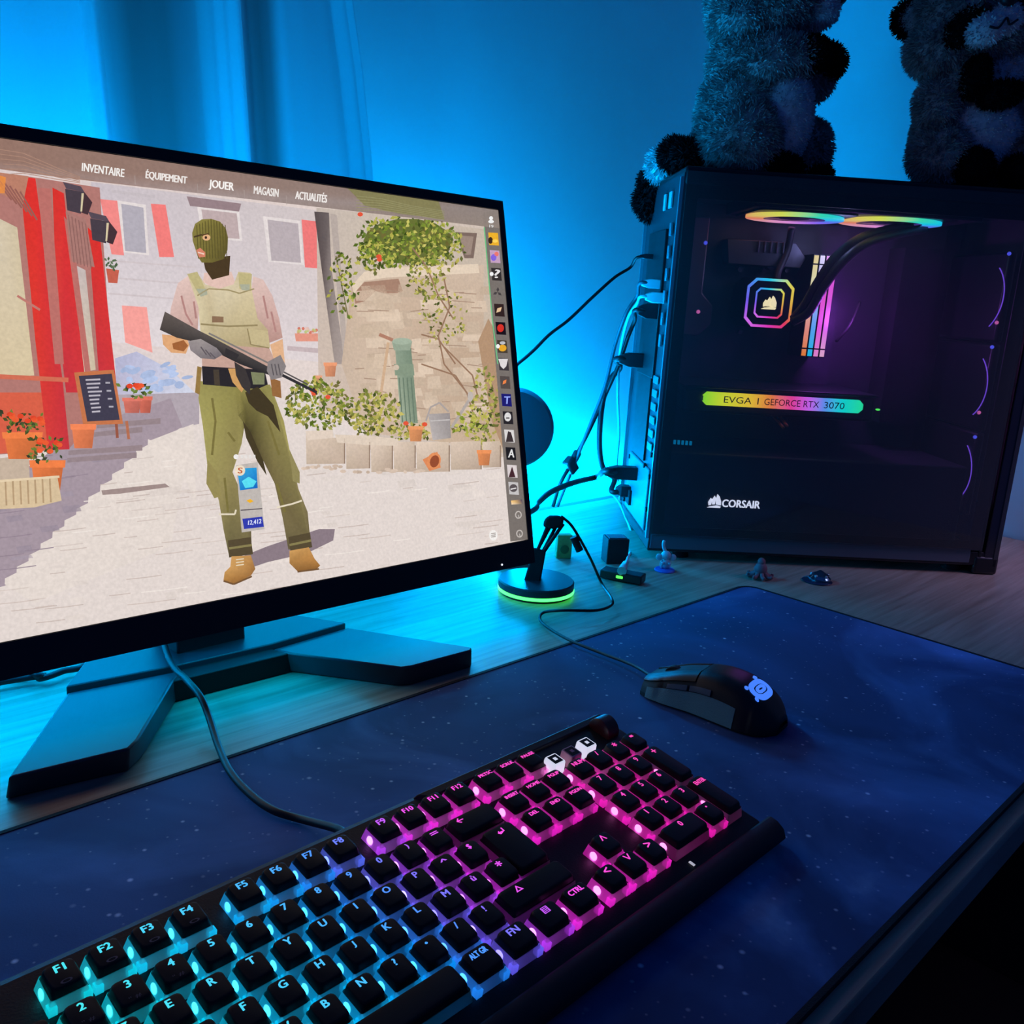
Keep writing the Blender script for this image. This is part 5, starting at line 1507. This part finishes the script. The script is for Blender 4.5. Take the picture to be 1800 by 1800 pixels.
# left one, sitting sideways and looking right
B1 = thing('plush_raccoon', 'fluffy grey plush raccoon sitting sideways at the left of the tower top', 'plush toy', pcw(0.095, 0.085, TOP), PYAW, 'plush raccoons on the tower')
def q1(a, b, z): return V((a - .095, b - .085, z - TOP + DT * 0))
furry('body', [(q1(.094, .085, .580), V((.066, .060, .078)), None), (q1(.092, .085, .640), V((.056, .054, .050)), None), (q1(.075, .075, .545), V((.050, .058, .044)), None)], FURG, B1)
furry('head', [(q1(.100, .085, .720), V((.074, .064, .062)), RX(-8, 'Y')), (q1(.068, .075, .690), V((.040, .045, .036)), None)], FURG, B1)
furry('belly', [(q1(.126, .054, .574), V((.040, .040, .064)), None)], FURW, B1, L=.004, dens=.6)
furry('haunch', [(q1(.083, .036, .545), V((.044, .032, .042)), RX(-20, 'Y'))], FURG, B1)
furry('foot', [(q1(.128, .030, .516), V((.028, .018, .014)), RX(8, 'Y'))], FURB, B1, L=.005)
furry('haunch', [(q1(.188, .110, .548), V((.028, .030, .038)), None)], FURG, B1)
furry('foot', [(q1(.198, .100, .517), V((.022, .022, .015)), None)], FURB, B1, L=.005)
furry('arm', [(q1(.108, .040, .636), V((.042, .026, .030)), RX(-14, 'Y')), (q1(.130, .036, .640), V((.028, .022, .024)), None)], FURG, B1)
furry('paw', [(q1(.146, .034, .644), V((.026, .019, .022)), RX(-30, 'Y'))], FURB, B1, L=.005)
furry('arm', [(q1(.172, .098, .632), V((.032, .027, .028)), RX(-30, 'Y'))], FURG, B1)
furry('paw', [(q1(.186, .084, .652), V((.026, .024, .022)), RX(20, 'Y'))], FURB, B1, L=.005)
furry('muzzle', [(q1(.158, .070, .705), V((.030, .030, .024)), None)], FURW, B1, L=.004, dens=.6)
mb = MB(); mb.ball(q1(.184, .062, .718), V((.010, .011, .008))); mb.build('nose', BLACK, B1, smooth=True)
for b in (.04, .13):
    furry('ear', [(q1(.085, b, .778), V((.012, .020, .020)), None)], FURB, B1, L=.004)
furry('eye_patch', [(q1(.150, .045, .735), V((.024, .020, .020)), RX(20, 'Y'))], FURB, B1, L=.004, dens=.7)
# striped tail hanging over the rear corner of the case
def tl(x, y, b): return _pm @ pcb(x, y, b)
TA = [tl(1218, 276, .075), tl(1195, 272, .13), tl(1172, 292, .165), tl(1155, 322, .185), tl(1146, 352, .195), tl(1150, 372, .195)]
B1m = (Matrix.Translation(pcw(0.095, 0.085, TOP)) @ Matrix.Rotation(PYAW, 4, 'Z')).inverted()
TA = [B1m @ p + Vector((-0.006, 0, 0)) for p in TA]
furry('tail_stripe', [(TA[0], V((.020, .020, .020)), None), (TA[1], V((.021, .021, .021)), None)], FURB, B1, L=.008)
furry('tail_stripe', [(TA[2], V((.020, .020, .022)), None)], FURW, B1, L=.010)
furry('tail_stripe', [(TA[3], V((.019, .019, .021)), None), (TA[4], V((.019, .019, .022)), None), (TA[5], V((.014, .014, .014)), None)], FURB, B1, L=.008)
# right one, facing the room with its head tilted
B2 = thing('plush_raccoon', 'fluffy grey plush raccoon facing forward at the right of the tower top', 'plush toy', pcw(0.395, 0.085, TOP), PYAW, 'plush raccoons on the tower')
def q2(a, b, z): return V((a - .395, b - .085, z - TOP))
furry('body', [(q2(.392, .095, .575), V((.068, .058, .072)), None), (q2(.398, .095, .630), V((.060, .052, .050)), None)], FURG, B2)
furry('chest', [(q2(.398, .056, .652), V((.034, .024, .034)), None)], FURW, B2, L=.005, dens=.7)
furry('belly', [(q2(.392, .050, .575), V((.046, .028, .044)), None)], FURW, B2, L=.004, dens=.6)
furry('head', [(q2(.366, .075, .704), V((.080, .060, .062)), RX(22, 'Y')), (q2(.325, .068, .672), V((.040, .042, .036)), None)], FURG, B2)
furry('muzzle', [(q2(.352, .014, .682), V((.025, .022, .018)), RX(-24, 'Y')), (q2(.374, .014, .696), V((.020, .020, .019)), None)], FURW, B2, L=.003, dens=.5)
mb = MB(); mb.ball(q2(.366, -.002, .712), V((.010, .008, .007))); mb.build('nose', BLACK, B2, smooth=True)
mb = MB(); mb.tube([q2(.345, -.008, .680), q2(.355, -.010, .679), q2(.363, -.010, .690), q2(.369, -.008, .684), q2(.378, -.008, .690)], .0014, 6); mb.build('mouth', BLACK, B2, smooth=True)
furry('eye_patch', [(q2(.336, .030, .690), V((.020, .016, .034)), RX(38, 'Y'))], FURB, B2, L=.004, dens=.7)
furry('eye_patch', [(q2(.408, .030, .722), V((.034, .016, .020)), RX(20, 'Y'))], FURB, B2, L=.004, dens=.7)
for p in (q2(.349, .014, .706), q2(.402, .014, .730)):
    mb = MB(); mb.ball(p, .0060); mb.build('eye', mat('eye_gloss', S(10, 10, 12), 0.1), B2, smooth=True)
for c in (q2(.288, .085, .708), q2(.440, .085, .752)):
    furry('ear', [(c, V((.024, .012, .024)), RX(20, 'Y'))], FURB, B2, L=.004)
    furry('ear_lining', [(c + V((.003, -.007, -.001)), V((.019, .010, .019)), RX(20, 'Y'))], FURG, B2, L=.003, dens=.7)
furry('arm', [(q2(.330, .060, .603), V((.026, .028, .034)), RX(-20, 'Y')), (q2(.345, .048, .626), V((.020, .020, .022)), None)], FURG, B2)
furry('paw', [(q2(.357, .030, .633), V((.017, .016, .026)), RX(14, 'Y'))], FURB, B2, L=.005)
furry('arm', [(q2(.440, .060, .612), V((.036, .028, .030)), RX(15, 'Y'))], FURG, B2)
furry('paw', [(q2(.391, .024, .614), V((.028, .016, .016)), RX(-14, 'Y'))], FURB, B2, L=.005)
furry('haunch', [(q2(.344, .058, .545), V((.040, .036, .040)), None)], FURG, B2)
furry('foot', [(q2(.374, .028, .528), V((.026, .018, .024)), RX(20, 'Y'))], FURB, B2, L=.005)
furry('haunch', [(q2(.450, .058, .545), V((.040, .036, .040)), None)], FURG, B2)
furry('foot', [(q2(.440, .028, .528), V((.030, .018, .022)), RX(-10, 'Y'))], FURB, B2, L=.005)

# ------------------------------------------------------------------ small things on the desk
# little hub with a green light and its white lead
h0, h1 = at_z(1054, 1012, 0), at_z(1127, 1026, 0)
hd_ = (h1 - h0); hl = hd_.length; hang = atan2(hd_.y, hd_.x)
HB = thing('usb_hub', 'small black hub with a green light and a white lead plugged in', 'hub', ((h0.x + h1.x) / 2 + .006, (h0.y + h1.y) / 2 + .002, DT), hang)
mb = MB(); mb.box((0, 0.002, .0065), (hl, .020, .011)); mb.build('body', BLACK, HB, bevel=.0015)
mb = MB(); mb.box((-.001, -.0084, .0066), (.0085, .0016, .0034)); mb.build('light', mat('status_green'), HB, bevel=.0006)
hi = (Matrix.Translation(HB.location) @ Matrix.Rotation(hang, 4, 'Z')).inverted()
mb = MB(); mb.tube([hi @ p for p in (at_z(1098, 1000, .012), at_z(1102, 985, .018), at_y(1109, 965, .76), at_y(1111, 940, .80), at_y(1098, 905, .84), at_y(1086, 880, .88), at_y(1068, 862, .92))], .0018, 8); mb.build('lead', WHITEC, HB, smooth=True)
mb = MB(); mb.cyl(hi @ at_z(1093, 1004, .012), hi @ at_z(1099, 990, .016), .006, .0035, 12); mb.build('plug', WHITEC, HB, smooth=True, autos=40)
# carton and black box behind the cord holder
def carton(name, x0, y0, x1, htop, dep, m, label, cat, lid=None):
    a, b = at_z(x0, y0, DT), at_z(x1, y0, DT)
    L = (b - a).length; an = atan2(b.y - a.y, b.x - a.x)
    c = (a + b) / 2
    t_ = thing(name, label, cat, (c.x, c.y, DT), an)
    mb = MB(); mb.box((0, dep / 2, htop / 2), (L, dep, htop)); mb.build('body', m, t_, bevel=.001)
    return t_, L
ct, L = carton('small_carton', 978, 982, 1004, .032, .012, mat('carton_olive', S(150, 150, 84), 0.6, noise=.3, nscale=80), 'small olive patterned carton standing behind the cord holder', 'box')
mb = MB(); mb.lathe([(.0055, 0), (.0060, .0006), (.0055, .0010)], (0, -.0002, .013), (0, -1, 0), 20); mb.build('emblem', mat('emblem_green', S(70, 96, 50), .6), ct)
bx, L = carton('black_box', 1066, 992, 1103, .034, .026, MATTE, 'small black box standing between the hub and the tower', 'box')
mb = MB(); mb.box((0, .013, .0345), (L * .8, .018, .001)); mb.build('lid', mat('lid_blue', S(90, 110, 120), .4), bx)
# small figurines in front of the tower
fg = at_z(1168, 1003, DT)
FA = atan2(PN.y, PN.x)
F1_ = thing('figurine', 'tiny pale figurine with raised tail on a blue disc', 'figurine', fg, FA)
BLUEP = mat('figurine_blue', S(70, 110, 210), .5); PALE = mat('figurine_pale', S(196, 206, 214), .5)
mb = MB(); mb.lathe([(.0130, 0), (.0135, .001), (.0125, .0026), (.004, .0034)], (0, 0, 0), (0, 0, 1), 28); mb.build('base', BLUEP, F1_, smooth=True, autos=40)
mb = MB(); mb.ball((0, 0, .010), (.0055, .0060, .0075)); mb.ball((0, 0, .021), (.0062, .0065, .0060)); mb.ball((.001, .0045, .009), (.003, .003, .006)); mb.ball((.001, -.0045, .009), (.003, .003, .006))
mb.tube([(-.001, -.001, .025), (-.001, -.004, .032), (-.001, -.0045, .037), (-.001, -.004, .040)], .0022, 8); bd = mb.build('body', PALE, F1_, smooth=True)
for s in (-1, 1):
    mb = MB(); mb.ball((.001, .0090 * s, .0185), (.0022, .0045, .0045)); mb.build('ear', PALE, F1_, smooth=True)
    mb = MB(); mb.ball((.0046, .0046 * s, .0115), (.0028, .0022, .0018)); mb.build('arm', PALE, F1_, smooth=True)
# dusty pink bead creature
fp = at_z(1335, 1016, DT)
F2_ = thing('figurine', 'small dusty pink lumpy figurine on the desk before the tower', 'figurine', fp, FA)
PINK = mat('figurine_pink', S(150, 104, 110), .6)
mb = MB(); mb.ball((0, 0, .012), (.0085, .0085, .0095)); mb.ball((0, 0, .022), (.0050, .0050, .0052)); mb.build('body', PINK, F2_, smooth=True)
for k in range(8):
    a = 2 * pi * k / 8
    mb = MB(); mb.tube([(.006 * cos(a), .006 * sin(a), .007), (.011 * cos(a), .011 * sin(a), .0036), (.0155 * cos(a), .0155 * sin(a), .0034), (.0165 * cos(a), .0165 * sin(a), .0060)], (.0032, .0018), 8); mb.build('arm', PINK, F2_, smooth=True)
# shiny glass disc
fd = at_z(1436, 1022, DT)
F3_ = thing('glass_trinket', 'shiny blue glass trinket on a small clear disc', 'trinket', fd, FA)
CHR = mat('trinket_gloss', S(120, 160, 180), .08, .9)
mb = MB(); mb.lathe([(.0185, 0), (.0192, .0012), (.0180, .0022), (.004, .0026)], (0, 0, 0), (0, 0, 1), 40); mb.build('disc', mat('trinket_disc', S(50, 60, 84), .15), F3_, smooth=True, autos=40)
mb = MB(); mb.lathe([(.0135, .0024), (.0140, .0055), (.0105, .0090), (.0110, .0100), (.0055, .0125), (.002, .0150)], (0, .003, 0), (0, 0, 1), 32); mb.build('dome', CHR, F3_, smooth=True, autos=40)
mb = MB()
for k in range(5):
    a = 2 * pi * k / 5 + .4; mb.ball((.0105 * cos(a), .003 + .0105 * sin(a), .0088), .0022, nu=10, nv=6)
mb.build('studs', mat('trinket_stud', S(190, 210, 215), .1, .6), F3_, smooth=True)
# round dark speaker behind the monitor
sp_c = at_y(903, 752, .80)
vd = (Vector((0, 0, CAMZ)) - sp_c); vd.z = 0; vd.normalize()
SPK = thing('round_speaker', 'round dark disc shaped speaker half hidden behind the right edge of the monitor', 'speaker', (sp_c.x, sp_c.y, DT))
zc_ = sp_c.z - DT
SB = mat('speaker_grey', S(96, 102, 112), 0.5)
mb = MB(); mb.lathe([(.030, -.030), (.048, -.020), (.0505, -.006), (.0505, .004), (.047, .009), (.038, .010)], (0, 0, zc_), vd, 48); mb.build('cabinet', SB, SPK, smooth=True, autos=40)
mb = MB(); mb.lathe([(.037, .0098), (.034, .008), (.016, .002), (.012, .006), (.003, .009)], (0, 0, zc_), vd, 40); mb.build('cone', mat('cone_grey', S(80, 86, 96), .6), SPK, smooth=True, autos=50)
mb = MB(); mb.cyl((0, 0, .008), (0, 0, zc_ - .045), .008, n=16); mb.build('stem', SB, SPK, smooth=True, autos=40)
mb = MB(); mb.lathe([(.036, 0), (.036, .006), (.030, .009), (.008, .010)], (0, 0, 0), (0, 0, 1), 36); mb.build('base', SB, SPK, smooth=True, autos=40)
